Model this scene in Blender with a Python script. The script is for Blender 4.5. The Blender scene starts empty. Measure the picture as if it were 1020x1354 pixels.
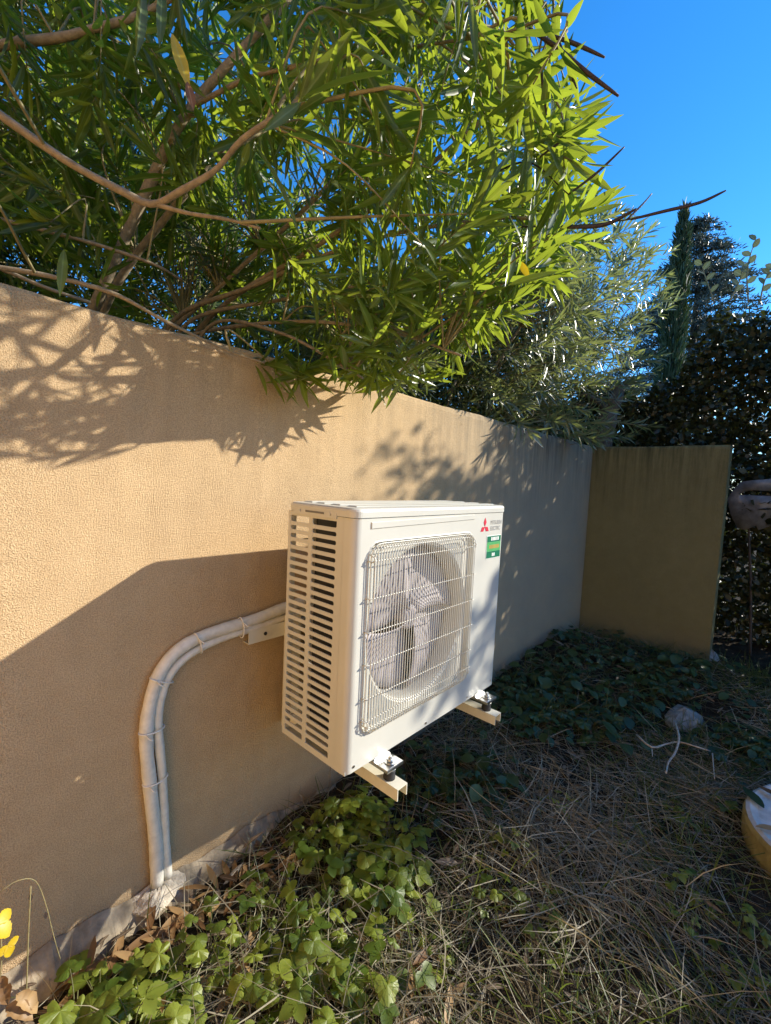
import bpy, math, random
import numpy as np
from mathutils import Matrix, Vector
random.seed(7); rng = np.random.default_rng(11)
SC = bpy.context.scene; COL = SC.collection
R = math.radians

# ------------------------------------------------------------------ camera
IW, IH, FPX = 1020.0, 1354.0, 579.5
CAM = np.array([-0.7664, -1.2942, 1.2867])
YAW, PITCH, ROLL = R(42.11), R(-4.08), R(2.69)
FW = np.array([math.cos(YAW)*math.cos(PITCH), math.sin(YAW)*math.cos(PITCH), math.sin(PITCH)])
_r = np.cross(FW, [0, 0, 1]); _r /= np.linalg.norm(_r); _u = np.cross(_r, FW)
RT = math.cos(ROLL)*_r + math.sin(ROLL)*_u
UP = -math.sin(ROLL)*_r + math.cos(ROLL)*_u
cd = bpy.data.cameras.new('camera'); co = bpy.data.objects.new('camera', cd); COL.objects.link(co)
cd.sensor_fit = 'VERTICAL'; cd.sensor_height = 36.0; cd.lens = FPX/IH*36.0
cd.clip_start = 0.02; cd.clip_end = 2000
co.matrix_world = Matrix(((RT[0], UP[0], -FW[0], CAM[0]), (RT[1], UP[1], -FW[1], CAM[1]), (RT[2], UP[2], -FW[2], CAM[2]), (0, 0, 0, 1)))
SC.camera = co
# ------------------------------------------------------------------ light
SUN = np.array([-1.3956, 1.0, -0.838]); SUNN = SUN/np.linalg.norm(SUN)     # direction the light travels
ELEV = math.asin(-SUNN[2]); AZ = math.atan2(-SUN[0], -SUN[1])
w = bpy.data.worlds.new('World'); SC.world = w; w.use_nodes = True
nt = w.node_tree; bg = nt.nodes['Background']
sk = nt.nodes.new('ShaderNodeTexSky'); sk.sky_type = 'NISHITA'; sk.sun_disc = False
sk.sun_elevation = ELEV; sk.sun_rotation = AZ; sk.air_density = 1.0; sk.dust_density = 0.0; sk.ozone_density = 6.0
hs = nt.nodes.new('ShaderNodeHueSaturation'); hs.inputs['Saturation'].default_value = 1.2
nt.links.new(sk.outputs[0], hs.inputs['Color']); nt.links.new(hs.outputs[0], bg.inputs[0])
bg.inputs[1].default_value = 0.125
sd = bpy.data.lights.new('sun', 'SUN'); sd.energy = 3.3; sd.angle = R(0.53); sd.color = (1.0, 0.93, 0.80)
so = bpy.data.objects.new('sun', sd); COL.objects.link(so)
so.rotation_euler = Vector(tuple(SUNN)).to_track_quat('-Z', 'Y').to_euler()
SC.view_settings.view_transform = 'Standard'; SC.view_settings.look = 'None'
SC.view_settings.exposure = 1.3; SC.view_settings.gamma = 1.0; SC.view_settings.use_curve_mapping = False

# ------------------------------------------------------------------ helpers
def A(*v): return np.array(v, float)
def ray(x, y): return FW + RT*(x-IW/2)/FPX + UP*(IH/2-y)/FPX
def atd(x, y, d): return CAM + ray(x, y)*d
def onY(x, y, Y=0.0): q = ray(x, y); return CAM + q*(Y-CAM[1])/q[1]
def onZ(x, y, Z=0.0): q = ray(x, y); return CAM + q*(Z-CAM[2])/q[2]
def onX(x, y, X=0.0): q = ray(x, y); return CAM + q*(X-CAM[0])/q[0]
def proj(P):
    D = np.atleast_2d(P)-CAM; z = D@FW; zz = np.where(np.abs(z) < 1e-4, 1e-4, z)
    return IW/2+FPX*(D@RT)/zz, IH/2-FPX*(D@UP)/zz, z
def unit(v):
    v = np.asarray(v, float); return v/np.maximum(np.linalg.norm(v, axis=-1, keepdims=True), 1e-9)

ORG = {}
def tag(o, label=None, cat=None, group=None, kind=None):
    if label: o['label'] = label
    if cat: o['category'] = cat
    if group: o['group'] = group
    if kind: o['kind'] = kind
    return o
def empty(name, loc, label, cat, group=None):
    o = bpy.data.objects.new(name, None); COL.objects.link(o); o.location = loc; o.empty_display_size = 0.05
    ORG[o] = A(*loc); return tag(o, label, cat, group)
def link(name, me, parent=None, loc=(0, 0, 0)):
    o = bpy.data.objects.new(name, me); COL.objects.link(o); o.location = loc
    if parent is not None: o.parent = parent
    ORG[o] = A(*loc) + (ORG[parent] if parent is not None else 0); return o
def np_mesh(name, V, F, mat, tint=None, smooth=False, rib=None):
    """V (n,3), F (m,4) quads, fast path"""
    V = np.ascontiguousarray(V, np.float32); F = np.ascontiguousarray(F, np.int32)
    me = bpy.data.meshes.new(name); me.vertices.add(len(V)); me.vertices.foreach_set('co', V.ravel())
    k = F.shape[1]; me.loops.add(F.size); me.loops.foreach_set('vertex_index', F.ravel())
    me.polygons.add(len(F)); me.polygons.foreach_set('loop_start', np.arange(0, F.size, k, dtype=np.int32))
    if smooth: me.polygons.foreach_set('use_smooth', np.ones(len(F), bool))
    if tint is not None:
        at = me.attributes.new('tint', 'FLOAT', 'POINT'); at.data.foreach_set('value', np.ascontiguousarray(tint, np.float32))
    if rib is not None:
        at = me.attributes.new('rib', 'FLOAT', 'POINT'); at.data.foreach_set('value', np.ascontiguousarray(rib, np.float32))
    me.update(calc_edges=True); me.materials.append(mat); return me

class MB:
    def __init__(s): s.v = []; s.f = []; s.sm = []
    def add(s, V, F, smooth=False):
        o = len(s.v); s.v += [tuple(map(float, p)) for p in V]
        for f in F: s.f.append([i+o for i in f]); s.sm.append(smooth)
        return s
    def box(s, x0, x1, y0, y1, z0, z1):
        V = [(x, y, z) for z in (z0, z1) for y in (y0, y1) for x in (x0, x1)]
        return s.add(V, [(0, 2, 3, 1), (4, 5, 7, 6), (0, 1, 5, 4), (2, 6, 7, 3), (0, 4, 6, 2), (1, 3, 7, 5)])
    def tube(s, pts, rad, n=8, cap=True):
        V, F = tube(np.array(pts, float), rad, n); s.add(V, F.tolist(), True)
        if cap:
            m = len(V); s.add(V[:n], [list(range(n))[::-1]]); s.add(V[m-n:], [list(range(n))])
        return s
    def loft(s, rings, close=True, cap0=False, cap1=False, smooth=False):
        n = len(rings[0]); V = [p for r_ in rings for p in r_]; F = []
        for i in range(len(rings)-1):
            for j in range(n if close else n-1):
                k = (j+1) % n; F.append((i*n+j, i*n+k, (i+1)*n+k, (i+1)*n+j))
        s.add(V, F, smooth)
        if cap0: s.add(rings[0], [list(range(n))[::-1]])
        if cap1: s.add(rings[-1], [list(range(n))])
        return s
    def prism(s, poly, axis, a, b):
        def P(q, t):
            return {'x': (t, q[0], q[1]), 'y': (q[0], t, q[1]), 'z': (q[0], q[1], t)}[axis]
        return s.loft([[P(q, a) for q in poly], [P(q, b) for q in poly]], True, True, True)
    def mesh(s, name, mat, org=(0, 0, 0), bevel=0, seg=2):
        me = bpy.data.meshes.new(name); o = np.array(org, float)
        me.from_pydata([tuple(np.array(p)-o) for p in s.v], [], s.f)
        me.polygons.foreach_set('use_smooth', s.sm)
        import bmesh
        bm = bmesh.new(); bm.from_mesh(me)
        bmesh.ops.remove_doubles(bm, verts=bm.verts, dist=1e-6)
        bmesh.ops.recalc_face_normals(bm, faces=bm.faces)
        if bevel:
            ed = [e for e in bm.edges if len(e.link_faces) == 2 and e.calc_face_angle(0) > 0.5]
            bmesh.ops.bevel(bm, geom=ed, offset=bevel, segments=seg, affect='EDGES', profile=0.6)
        bm.to_mesh(me); bm.free(); me.materials.append(mat); return me
    def build(s, name, mat, parent=None, loc=None, bevel=0):
        org = ORG[parent] if parent is not None else (A(*loc) if loc is not None else A(0, 0, 0))
        me = s.mesh(name, mat, org, bevel)
        return link(name, me, parent, (0, 0, 0) if parent is not None else tuple(org))

def tube(P, rad, n=6):
    m = len(P); rad = np.broadcast_to(np.asarray(rad, float), (m,))
    T = unit(np.gradient(P, axis=0)); ref = A(0, 0, 1) if abs(T[0][2]) < 0.9 else A(1, 0, 0)
    a = unit(np.cross(T[0], ref)); As = [a]
    for i in range(1, m):
        a = a - T[i]*(a@T[i]); a = unit(a); As.append(a)
    As = np.array(As); Bs = np.cross(T, As); th = np.arange(n)*2*math.pi/n
    V = P[:, None, :] + rad[:, None, None]*(np.cos(th)[None, :, None]*As[:, None, :] + np.sin(th)[None, :, None]*Bs[:, None, :])
    F = [(i*n+j, i*n+(j+1) % n, (i+1)*n+(j+1) % n, (i+1)*n+j) for i in range(m-1) for j in range(n)]
    return V.reshape(-1, 3), np.array(F)
def spline(P, n=24):
    P = np.array(P, float); m = len(P)
    if m == 2: return P[0]+(P[1]-P[0])*np.linspace(0, 1, n)[:, None]
    Q = np.vstack([2*P[0]-P[1], P, 2*P[-1]-P[-2]]); out = []
    for t in np.linspace(0, m-1-1e-6, n):
        i = int(t); f = t-i; a, b, c, d = Q[i:i+4]
        out.append(0.5*((2*b)+(c-a)*f+(2*a-5*b+4*c-d)*f*f+(3*b-a-3*c+d)*f**3))
    return np.array(out)

# ---- materials
def mat(name): m = bpy.data.materials.new(name); m.use_nodes = True; return m, m.node_tree, m.node_tree.nodes['Principled BSDF']
def N(t, k, **kw):
    n = t.nodes.new(k)
    for a, b in kw.items():
        if a in n.inputs: n.inputs[a].default_value = b
        else: setattr(n, a, b)
    return n
def ramp(t, fac, stops):
    n = t.nodes.new('ShaderNodeValToRGB'); e = n.color_ramp.elements
    while len(e) < len(stops): e.new(0.5)
    for i, (p, c) in enumerate(stops): e[i].position = p; e[i].color = (*c, 1) if len(c) == 3 else c
    t.links.new(fac, n.inputs[0]); return n.outputs[0]
def mixc(t, fac, a, b, mode='MIX'):
    n = t.nodes.new('ShaderNodeMix'); n.data_type = 'RGBA'; n.blend_type = mode
    for k, v in ((0, fac), (6, a), (7, b)):
        if hasattr(v, 'is_output'): t.links.new(v, n.inputs[k])
        else: n.inputs[k].default_value = v if not isinstance(v, tuple) or len(v) == 4 else (*v, 1)
    return n.outputs[2]
def mth(t, op, a, b=None, c=None):
    n = t.nodes.new('ShaderNodeMath'); n.operation = op
    for k, v in enumerate((a, b, c)):
        if v is None: continue
        if hasattr(v, 'is_output'): t.links.new(v, n.inputs[k])
        else: n.inputs[k].default_value = v
    return n.outputs[0]
def noise(t, co, scale, detail=3, rough=0.55, sxyz=None):
    if sxyz:
        mp = N(t, 'ShaderNodeMapping'); mp.inputs['Scale'].default_value = sxyz; t.links.new(co, mp.inputs[0]); co = mp.outputs[0]
    n = N(t, 'ShaderNodeTexNoise', Scale=scale, Detail=detail, Roughness=rough); t.links.new(co, n.inputs['Vector']); return n.outputs[0]
def bump(t, b, h, strength, dist, prev=None):
    n = N(t, 'ShaderNodeBump', Strength=strength, Distance=dist); t.links.new(h, n.inputs['Height'])
    if prev: t.links.new(prev, n.inputs['Normal'])
    t.links.new(n.outputs[0], b.inputs['Normal']); return n.outputs[0]
def plain(name, col, rough=0.5, var=0.15, metal=0.0, nscale=30, bmp=0.0, spec=0.5):
    m, t, b = mat(name); g = N(t, 'ShaderNodeNewGeometry').outputs['Position']
    f = noise(t, g, nscale, 4, 0.6); c2 = tuple(c*(1-var) for c in col); c1 = tuple(min(1, c*(1+var*0.5)) for c in col)
    t.links.new(ramp(t, f, [(0.3, c2), (0.7, c1)]), b.inputs['Base Color'])
    b.inputs['Roughness'].default_value = rough; b.inputs['Metallic'].default_value = metal; b.inputs['Specular IOR Level'].default_value = spec
    if bmp: bump(t, b, noise(t, g, nscale*4, 3), bmp, 0.003)
    return m

def stucco(name, base, shade_and_dirt, moss, far):
    m, t, b = mat(name); P = N(t, 'ShaderNodeNewGeometry').outputs['Position']
    sx = N(t, 'ShaderNodeSeparateXYZ'); t.links.new(P, sx.inputs[0]); X, Y, Z = sx.outputs
    big = noise(t, P, 1.7, 4, 0.6); fine = noise(t, P, 300, 2, 0.7); mid = noise(t, P, 14, 4, 0.65)
    c = ramp(t, big, [(0.3, tuple(v*0.9 for v in base)), (0.7, tuple(v*1.06 for v in base))])
    c = mixc(t, 0.55, c, ramp(t, fine, [(0.36, (0.42, 0.39, 0.34)), (0.6, (1, 1, 1))]), 'MULTIPLY')
    c = mixc(t, 0.25, c, ramp(t, mid, [(0.35, (0.72, 0.7, 0.66)), (0.65, (1, 1, 1))]), 'MULTIPLY')
    streak = noise(t, P, 7, 4, 0.7, (3.0, 3.0, 0.22)); patch = noise(t, P, 2.3, 4, 0.65)
    top = mth(t, 'MULTIPLY', N(t, 'ShaderNodeMapRange', **{'From Min': 1.05, 'From Max': 1.72}).outputs[0], 1.0)
    tn = t.nodes[-2] if False else None
    mr = N(t, 'ShaderNodeMapRange', **{'From Min': 0.9, 'From Max': 1.70}); t.links.new(Z, mr.inputs[0])
    st = mth(t, 'MULTIPLY', ramp(t, streak, [(0.38, (0, 0, 0)), (0.68, (1, 1, 1))]), mth(t, 'POWER', mr.outputs[0], 1.6))
    if far:
        fx = N(t, 'ShaderNodeMapRange', **{'From Min': 0.9, 'From Max': 2.2}); t.links.new(X, fx.inputs[0])
        st = mth(t, 'MULTIPLY', st, mth(t, 'MULTIPLY_ADD', fx.outputs[0], 0.75, 0.25))
        c = mixc(t, mth(t, 'MULTIPLY', fx.outputs[0], mth(t, 'MULTIPLY_ADD', patch, 0.7, 0.35)), c, shade_and_dirt)  # greys the far end: its shade painted in, mottled like dirt
    c = mixc(t, mth(t, 'MINIMUM', mth(t, 'MULTIPLY', st, 1.0), 0.85), c, moss)
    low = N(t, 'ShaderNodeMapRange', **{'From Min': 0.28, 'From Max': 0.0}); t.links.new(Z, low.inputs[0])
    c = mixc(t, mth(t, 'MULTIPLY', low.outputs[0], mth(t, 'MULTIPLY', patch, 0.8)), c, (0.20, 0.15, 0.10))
    t.links.new(c, b.inputs['Base Color']); b.inputs['Roughness'].default_value = 0.95; b.inputs['Specular IOR Level'].default_value = 0.15
    n1 = bump(t, b, fine, 0.7, 0.004); vo = N(t, 'ShaderNodeTexVoronoi', Scale=330); t.links.new(P, vo.inputs['Vector'])
    n2 = bump(t, b, vo.outputs['Distance'], 0.45, 0.003, n1); bump(t, b, mid, 0.25, 0.01, n2)
    return m

def leafmat(name, c0, c1, trans, tmix=0.42, rough=0.38, byobj=False, spec=0.5):
    m, t, b = mat(name)
    if byobj: f = N(t, 'ShaderNodeObjectInfo').outputs['Random']
    else:
        at = N(t, 'ShaderNodeAttribute'); at.attribute_name = 'tint'; f = at.outputs['Fac']
    P = N(t, 'ShaderNodeNewGeometry').outputs['Position']
    c = ramp(t, f, [(0.0, c0), (1.0, c1)])
    c = mixc(t, 0.35, c, ramp(t, noise(t, P, 45, 3), [(0.3, (0.6, 0.6, 0.6)), (0.7, (1.2, 1.2, 1.1))]), 'MULTIPLY')
    rb = N(t, 'ShaderNodeAttribute'); rb.attribute_name = 'rib'
    c = mixc(t, ramp(t, rb.outputs['Fac'], [(0.80, (0, 0, 0)), (0.96, (0.75, 0.75, 0.75))]), c, tuple(min(0.5, v*1.6+0.07) for v in c1))
    t.links.new(c, b.inputs['Base Color']); b.inputs['Roughness'].default_value = rough; b.inputs['Specular IOR Level'].default_value = spec
    tr = N(t, 'ShaderNodeBsdfTranslucent')
    t.links.new(mixc(t, 0.35, trans, ramp(t, f, [(0.0, tuple(v*0.55 for v in trans)), (1.0, tuple(min(1, v*1.25) for v in trans))])), tr.inputs['Color'])
    mx = N(t, 'ShaderNodeMixShader'); mx.inputs[0].default_value = tmix
    t.links.new(b.outputs[0], mx.inputs[1]); t.links.new(tr.outputs[0], mx.inputs[2])
    t.links.new(mx.outputs[0], t.nodes['Material Output'].inputs[0]); return m

M = {}
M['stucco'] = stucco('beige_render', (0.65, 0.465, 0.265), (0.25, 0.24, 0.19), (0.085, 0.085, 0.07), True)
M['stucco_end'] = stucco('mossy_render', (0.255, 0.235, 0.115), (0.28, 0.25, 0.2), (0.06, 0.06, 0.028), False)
M['bounce_facade'] = plain('bounce_render', (0.76, 0.46, 0.18), 0.95, 0.12, 0, 3)
M['bounce_terrace'] = plain('bounce_stone', (0.60, 0.40, 0.20), 0.9, 0.2, 0, 4)
M['tile'] = plain('roof_tile', (0.42, 0.2, 0.12), 0.9)
M['concrete'] = plain('pale_concrete', (0.32, 0.265, 0.19), 0.95, 0.55, 0, 18, 1.0, 0.2)
M['mortar'] = plain('mortar', (0.52, 0.46, 0.37), 0.95, 0.35, 0, 60, 1.0, 0.2)
M['casing'] = plain('ivory_enamel', (0.585, 0.57, 0.50), 0.35, 0.05, 0, 6)
M['coil_and_light_stop'] = plain('dark_coil', (0.035, 0.035, 0.035), 0.6, 0.3)
M['fan'] = plain('grey_fan_plastic', (0.36, 0.325, 0.335), 0.6, 0.1)
M['inner'] = plain('inner_steel', (0.16, 0.155, 0.145), 0.5, 0.2)
M['wire'] = plain('ivory_wire', (0.62, 0.60, 0.52), 0.4, 0.05)
M['rubber'] = plain('black_rubber', (0.03, 0.03, 0.03), 0.7, 0.2)
M['zinc'] = plain('zinc_plated', (0.62, 0.62, 0.6), 0.28, 0.2, 1.0)
M['bracket'] = plain('ivory_bracket', (0.72, 0.68, 0.54), 0.45, 0.08)
M['tape'] = plain('white_wrap_tape', (0.74, 0.70, 0.60), 0.38, 0.16, 0, 40, 0.25)
M['tie'] = plain('white_nylon', (0.78, 0.75, 0.68), 0.4, 0.1)
M['red'] = plain('red_print', (0.62, 0.03, 0.06), 0.4, 0.05)
M['grey_print'] = plain('grey_print', (0.22, 0.22, 0.23), 0.5, 0.05)
M['green_d'] = plain('dark_green_print', (0.02, 0.17, 0.09), 0.3, 0.05)
M['green_l'] = plain('light_green_print', (0.10, 0.40, 0.14), 0.3, 0.1)
M['white_print'] = plain('white_print', (0.75, 0.78, 0.74), 0.4, 0.03)
M['gold_print'] = plain('gold_print', (0.55, 0.36, 0.10), 0.4, 0.1)
M['bark'] = plain('oleander_bark', (0.30, 0.235, 0.15), 0.8, 0.4, 0, 60, 0.5)
M['twig'] = plain('young_stem', (0.26, 0.22, 0.10), 0.7, 0.35, 0, 40)
M['pod'] = plain('dry_seed_pod', (0.045, 0.028, 0.022), 0.6, 0.4, 0, 90, 0.4)
M['stump'] = plain('grey_trunk', (0.13, 0.115, 0.09), 0.95, 0.45, 0, 25, 0.9)
M['darkbark'] = plain('hedge_stem', (0.07, 0.055, 0.04), 0.9, 0.3)
M['stone'] = plain('pale_stone', (0.30, 0.285, 0.25), 0.95, 0.35, 0, 30, 0.8)
M['slab_side'] = plain('lichen_stone', (0.42, 0.33, 0.12), 0.95, 0.4, 0, 22, 0.8)
M['slab_top'] = plain('white_stone', (0.56, 0.55, 0.52), 0.9, 0.3, 0, 16, 0.6)
M['grey_plastic'] = plain('grey_plastic', (0.17, 0.19, 0.21), 0.4, 0.45, 0, 14)
M['leaf'] = leafmat('oleander_leaf', (0.024, 0.050, 0.011), (0.085, 0.13, 0.022), (0.44, 0.55, 0.04), 0.44, 0.30)
M['leaf_obj'] = leafmat('oleander_leaf_single', (0.026, 0.052, 0.012), (0.09, 0.135, 0.024), (0.46, 0.56, 0.04), 0.44, 0.30, True)
M['leaf_shaded'] = leafmat('shaded_shrub_leaf', (0.018, 0.032, 0.009), (0.05, 0.075, 0.02), (0.18, 0.22, 0.03), 0.25, 0.35)  # leaf tone darkened to paint the shade deep in the foliage
M['leaf_yellow'] = leafmat('yellow_leaf', (0.58, 0.42, 0.02), (0.65, 0.48, 0.03), (0.85, 0.6, 0.02), 0.4, 0.4, True)
M['leaf_brown'] = leafmat('brown_leaf_tip', (0.24, 0.11, 0.03), (0.28, 0.14, 0.04), (0.4, 0.18, 0.03), 0.3, 0.5, True)
M['leaf_far'] = leafmat('silvery_oleander_leaf', (0.06, 0.08, 0.038), (0.17, 0.19, 0.105), (0.36, 0.42, 0.11), 0.32, 0.33, False, 1.0)
M['leaf_far_obj'] = leafmat('silvery_oleander_leaf_single', (0.06, 0.08, 0.038), (0.17, 0.19, 0.105), (0.36, 0.42, 0.11), 0.32, 0.33, True, 1.0)
M['hedge'] = leafmat('hedge_leaf', (0.016, 0.022, 0.008), (0.05, 0.056, 0.02), (0.10, 0.12, 0.02), 0.14, 0.45)
M['cypress'] = leafmat('cypress_leaf', (0.02, 0.04, 0.015), (0.05, 0.085, 0.03), (0.06, 0.1, 0.02), 0.15, 0.6)
M['cedar'] = leafmat('cedar_needle', (0.03, 0.045, 0.038), (0.10, 0.125, 0.11), (0.08, 0.1, 0.06), 0.15, 0.45)
M['silver'] = leafmat('silver_round_leaf', (0.09, 0.11, 0.065), (0.17, 0.19, 0.12), (0.16, 0.19, 0.07), 0.25, 0.5, True)
M['creeper'] = leafmat('creeper_leaf', (0.06, 0.11, 0.014), (0.25, 0.29, 0.04), (0.46, 0.54, 0.05), 0.38, 0.45, True)
M['ivy'] = leafmat('ivy_leaf', (0.020, 0.045, 0.014), (0.055, 0.10, 0.026), (0.10, 0.16, 0.03), 0.25, 0.42, True)
M['straw'] = leafmat('straw', (0.13, 0.11, 0.07), (0.42, 0.37, 0.26), (0.4, 0.32, 0.16), 0.2, 0.6)
M['grass'] = leafmat('grass_blade', (0.035, 0.06, 0.012), (0.11, 0.14, 0.03), (0.2, 0.26, 0.04), 0.3, 0.5)
M['litter'] = leafmat('dead_leaf', (0.06, 0.042, 0.026), (0.22, 0.16, 0.10), (0.25, 0.13, 0.04), 0.2, 0.6)
M['litter_obj'] = leafmat('fallen_leaf', (0.16, 0.08, 0.03), (0.42, 0.27, 0.12), (0.35, 0.18, 0.05), 0.22, 0.55, True)
def soil():
    m, t, b = mat('dark_soil'); P = N(t, 'ShaderNodeNewGeometry').outputs['Position']
    a = noise(t, P, 9, 6, 0.7); f = noise(t, P, 80, 4, 0.7)
    c = ramp(t, a, [(0.3, (0.022, 0.017, 0.012)), (0.7, (0.075, 0.058, 0.038))])
    c = mixc(t, 0.6, c, ramp(t, f, [(0.35, (0.4, 0.4, 0.4)), (0.65, (1.4, 1.3, 1.15))]), 'MULTIPLY')
    t.links.new(c, b.inputs['Base Color']); b.inputs['Roughness'].default_value = 1.0; b.inputs['Specular IOR Level'].default_value = 0.1
    n1 = bump(t, b, a, 0.9, 0.03); bump(t, b, f, 0.8, 0.01, n1); return m
M['soil'] = soil()

# ------------------------------------------------------------------ ground
def gz(x, y):
    x = np.asarray(x, float); y = np.asarray(y, float)
    h = 0.016*np.sin(3.1*x+1.3*y)+0.012*np.sin(5.3*y-2.2*x+1)+0.008*np.sin(11*x+7*y)
    h = h + 0.07*np.exp(-((x-2.6)/0.9)**2-((y+0.1)/0.35)**2)
    near = np.clip((3.5-np.abs(y+0.5))/1.0, 0, 1)*np.clip((6-np.abs(x-1))/1.0, 0, 1)
    return h*near
def axis(lo, hi, step, far):
    c = list(np.arange(lo, hi+1e-6, step)); d = step
    while c[-1] < far: d *= 1.5; c.append(c[-1]+d)
    d = step
    while c[0] > -far: d *= 1.5; c.insert(0, c[0]-d)
    return np.array(c)
gx, gy = axis(-1.5, 5.0, 0.05, 160), axis(-3.0, 0.6, 0.05, 160)
GX, GY = np.meshgrid(gx, gy); GZ = gz(GX, GY)+rng.normal(0, 0.004, GX.shape)*(np.abs(GX-1.5) < 4)
nx, ny = len(gx), len(gy); I = np.arange(nx*ny).reshape(ny, nx)
F = np.stack([I[:-1, :-1], I[:-1, 1:], I[1:, 1:], I[1:, :-1]], -1).reshape(-1, 4)
o = link('ground', np_mesh('ground', np.stack([GX, GY, GZ], -1).reshape(-1, 3), F, M['soil'], smooth=True))
tag(o, 'dark bare soil ground of the garden under the weeds', 'ground', kind='structure')

# ------------------------------------------------------------------ walls
HW, XE = 1.68, 3.383
def wall(name, x0, x1, y0, y1, z0, z1, m, label, face, step=0.06):
    """box wall, its faces gridded and very slightly uneven, top arris worn"""
    root = empty(name, ((x0+x1)/2, (y0+y1)/2, 0), label, 'wall')
    mb = MB(); L = (x1-x0) if face == 'y' else (y1-y0); n = int(L/step)
    rings = []
    r_ = np.random.default_rng(3)
    for i in range(n+1):
        s = i/n; e = 0.0025*math.sin(s*L*9)+r_.normal(0, 0.0009); wob = r_.normal(0, 0.0012)
        t0, t1 = (y0, y1) if face == 'y' else (x0, x1)
        prof = [(t0, z0), (t0+wob*0.3, z1*0.45), (t0+wob*0.6, z1-0.03), (t0+0.003+abs(wob), z1-0.011), (t0+0.012, z1-0.002+e), (t1-0.012, z1-0.002+e), (t1-0.003, z1-0.011), (t1, z1-0.03), (t1, z0)]
        if face == 'y': rings.append([(x0+s*L, a, b_) for a, b_ in prof])
        else: rings.append([(a, y0+s*L, b_) for a, b_ in prof])
    mb.loft(rings, True, True, True, False)
    mb.build('rendered_face', m, root); return root
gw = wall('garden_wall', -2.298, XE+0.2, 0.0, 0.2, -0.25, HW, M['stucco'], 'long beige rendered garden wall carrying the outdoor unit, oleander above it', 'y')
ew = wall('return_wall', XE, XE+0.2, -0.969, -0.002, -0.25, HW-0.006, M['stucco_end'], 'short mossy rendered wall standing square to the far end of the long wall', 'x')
# footing of pale concrete at the foot of the wall
fr = []
rf = np.random.default_rng(5)
for i in range(181):
    x = -1.6+i*0.0117; k = 1.0 if x < 0.0 else max(0.15, 1-(x-0.0)/0.3); wv = 0.004*math.sin(x*23)+0.003*math.sin(x*57+1)+rf.normal(0, 0.0012)
    tz = 0.050*k+0.010*math.sin(x*9)+wv
    fr.append([(x, -0.004, -0.2), (x, -0.004, tz+0.012), (x, -0.016, tz+0.004), (x, -(0.055+wv)*k-0.006, tz-0.05), (x, -(0.09+wv*2)*k-0.01, -0.03), (x, -0.1*k-0.01, -0.2)])
mb = MB(); mb.loft(fr, True, True, True)
tag(mb.build('concrete_footing', M['concrete'], gw), 'pale concrete footing ridge along the foot of the wall')

# unseen warm stone paving, added behind the camera to bounce sunlight
tr_ = MB(); tr_.box(-2.298, -1.15, -7.0, -0.12, -0.05, 0.035)
tag(tr_.build('bounce_terrace', M['bounce_terrace'], None, (-1.7, -3, 0)), 'added unseen warm stone paving that bounces sunlight', 'bounce_terrace', kind='structure')
# unseen facade added behind the camera for its warm bounce light
hr = empty('bounce_facade', (-2.5, -2.6, 0), 'added unseen ochre facade with a shuttered window, bouncing warm sun onto the wall', 'bounce_facade')
mb = MB(); HX = -2.3
for (a, b_, c, d) in ((-7.5, -3.6, -0.2, 3.3), (-2.4, 1.2, -0.2, 3.3), (-3.6, -2.4, -0.2, 0.95), (-3.6, -2.4, 2.2, 3.3)): mb.box(HX-0.3, HX, a, b_, c, d)
mb.build('wall', M['bounce_facade'], hr)
mb = MB(); mb.prism([(HX-0.6, 3.25), (HX+0.35, 3.3), (HX+0.35, 3.36), (HX-0.6, 3.6)], 'y', -7.7, 1.4)
mbv = [(p[0], p[1], p[2]) for p in mb.v]; mb.build('eaves', M['tile'], hr)
for s in (-1, 1):
    mb = MB(); mb.box(HX+0.004, HX+0.04, -3.0+s*0.9-0.28, -3.0+s*0.9+0.28, 0.95, 2.2)
    for k in range(9): mb.box(HX+0.04, HX+0.05, -3.0+s*0.9-0.22, -3.0+s*0.9+0.22, 1.02+k*0.125, 1.10+k*0.125)
    mb.build('shutter', M['bracket'], hr)
mb = MB(); mb.box(HX-0.18, HX-0.15, -3.6, -2.4, 0.95, 2.2); mb.build('pane', M['coil_and_light_stop'], hr)

# ------------------------------------------------------------------ outdoor unit
G, D = 0.2168, 0.285
YB, YF = -G, -G-D            # back, front
Z0, Z1 = 0.50, 1.2135
ac = empty('air_conditioner', (0.4, YF+D/2, Z0), 'ivory outdoor air conditioning unit with square fan guard, on wall bracket', 'air conditioner')
ZL = 1.187                    # lid seam
RC = 0.022
def arc(cx, cy, r_, a0, a1, n=7): return [(cx+r_*math.cos(R(a0+(a1-a0)*i/n)), cy+r_*math.sin(R(a0+(a1-a0)*i/n))) for i in range(n+1)]
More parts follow.
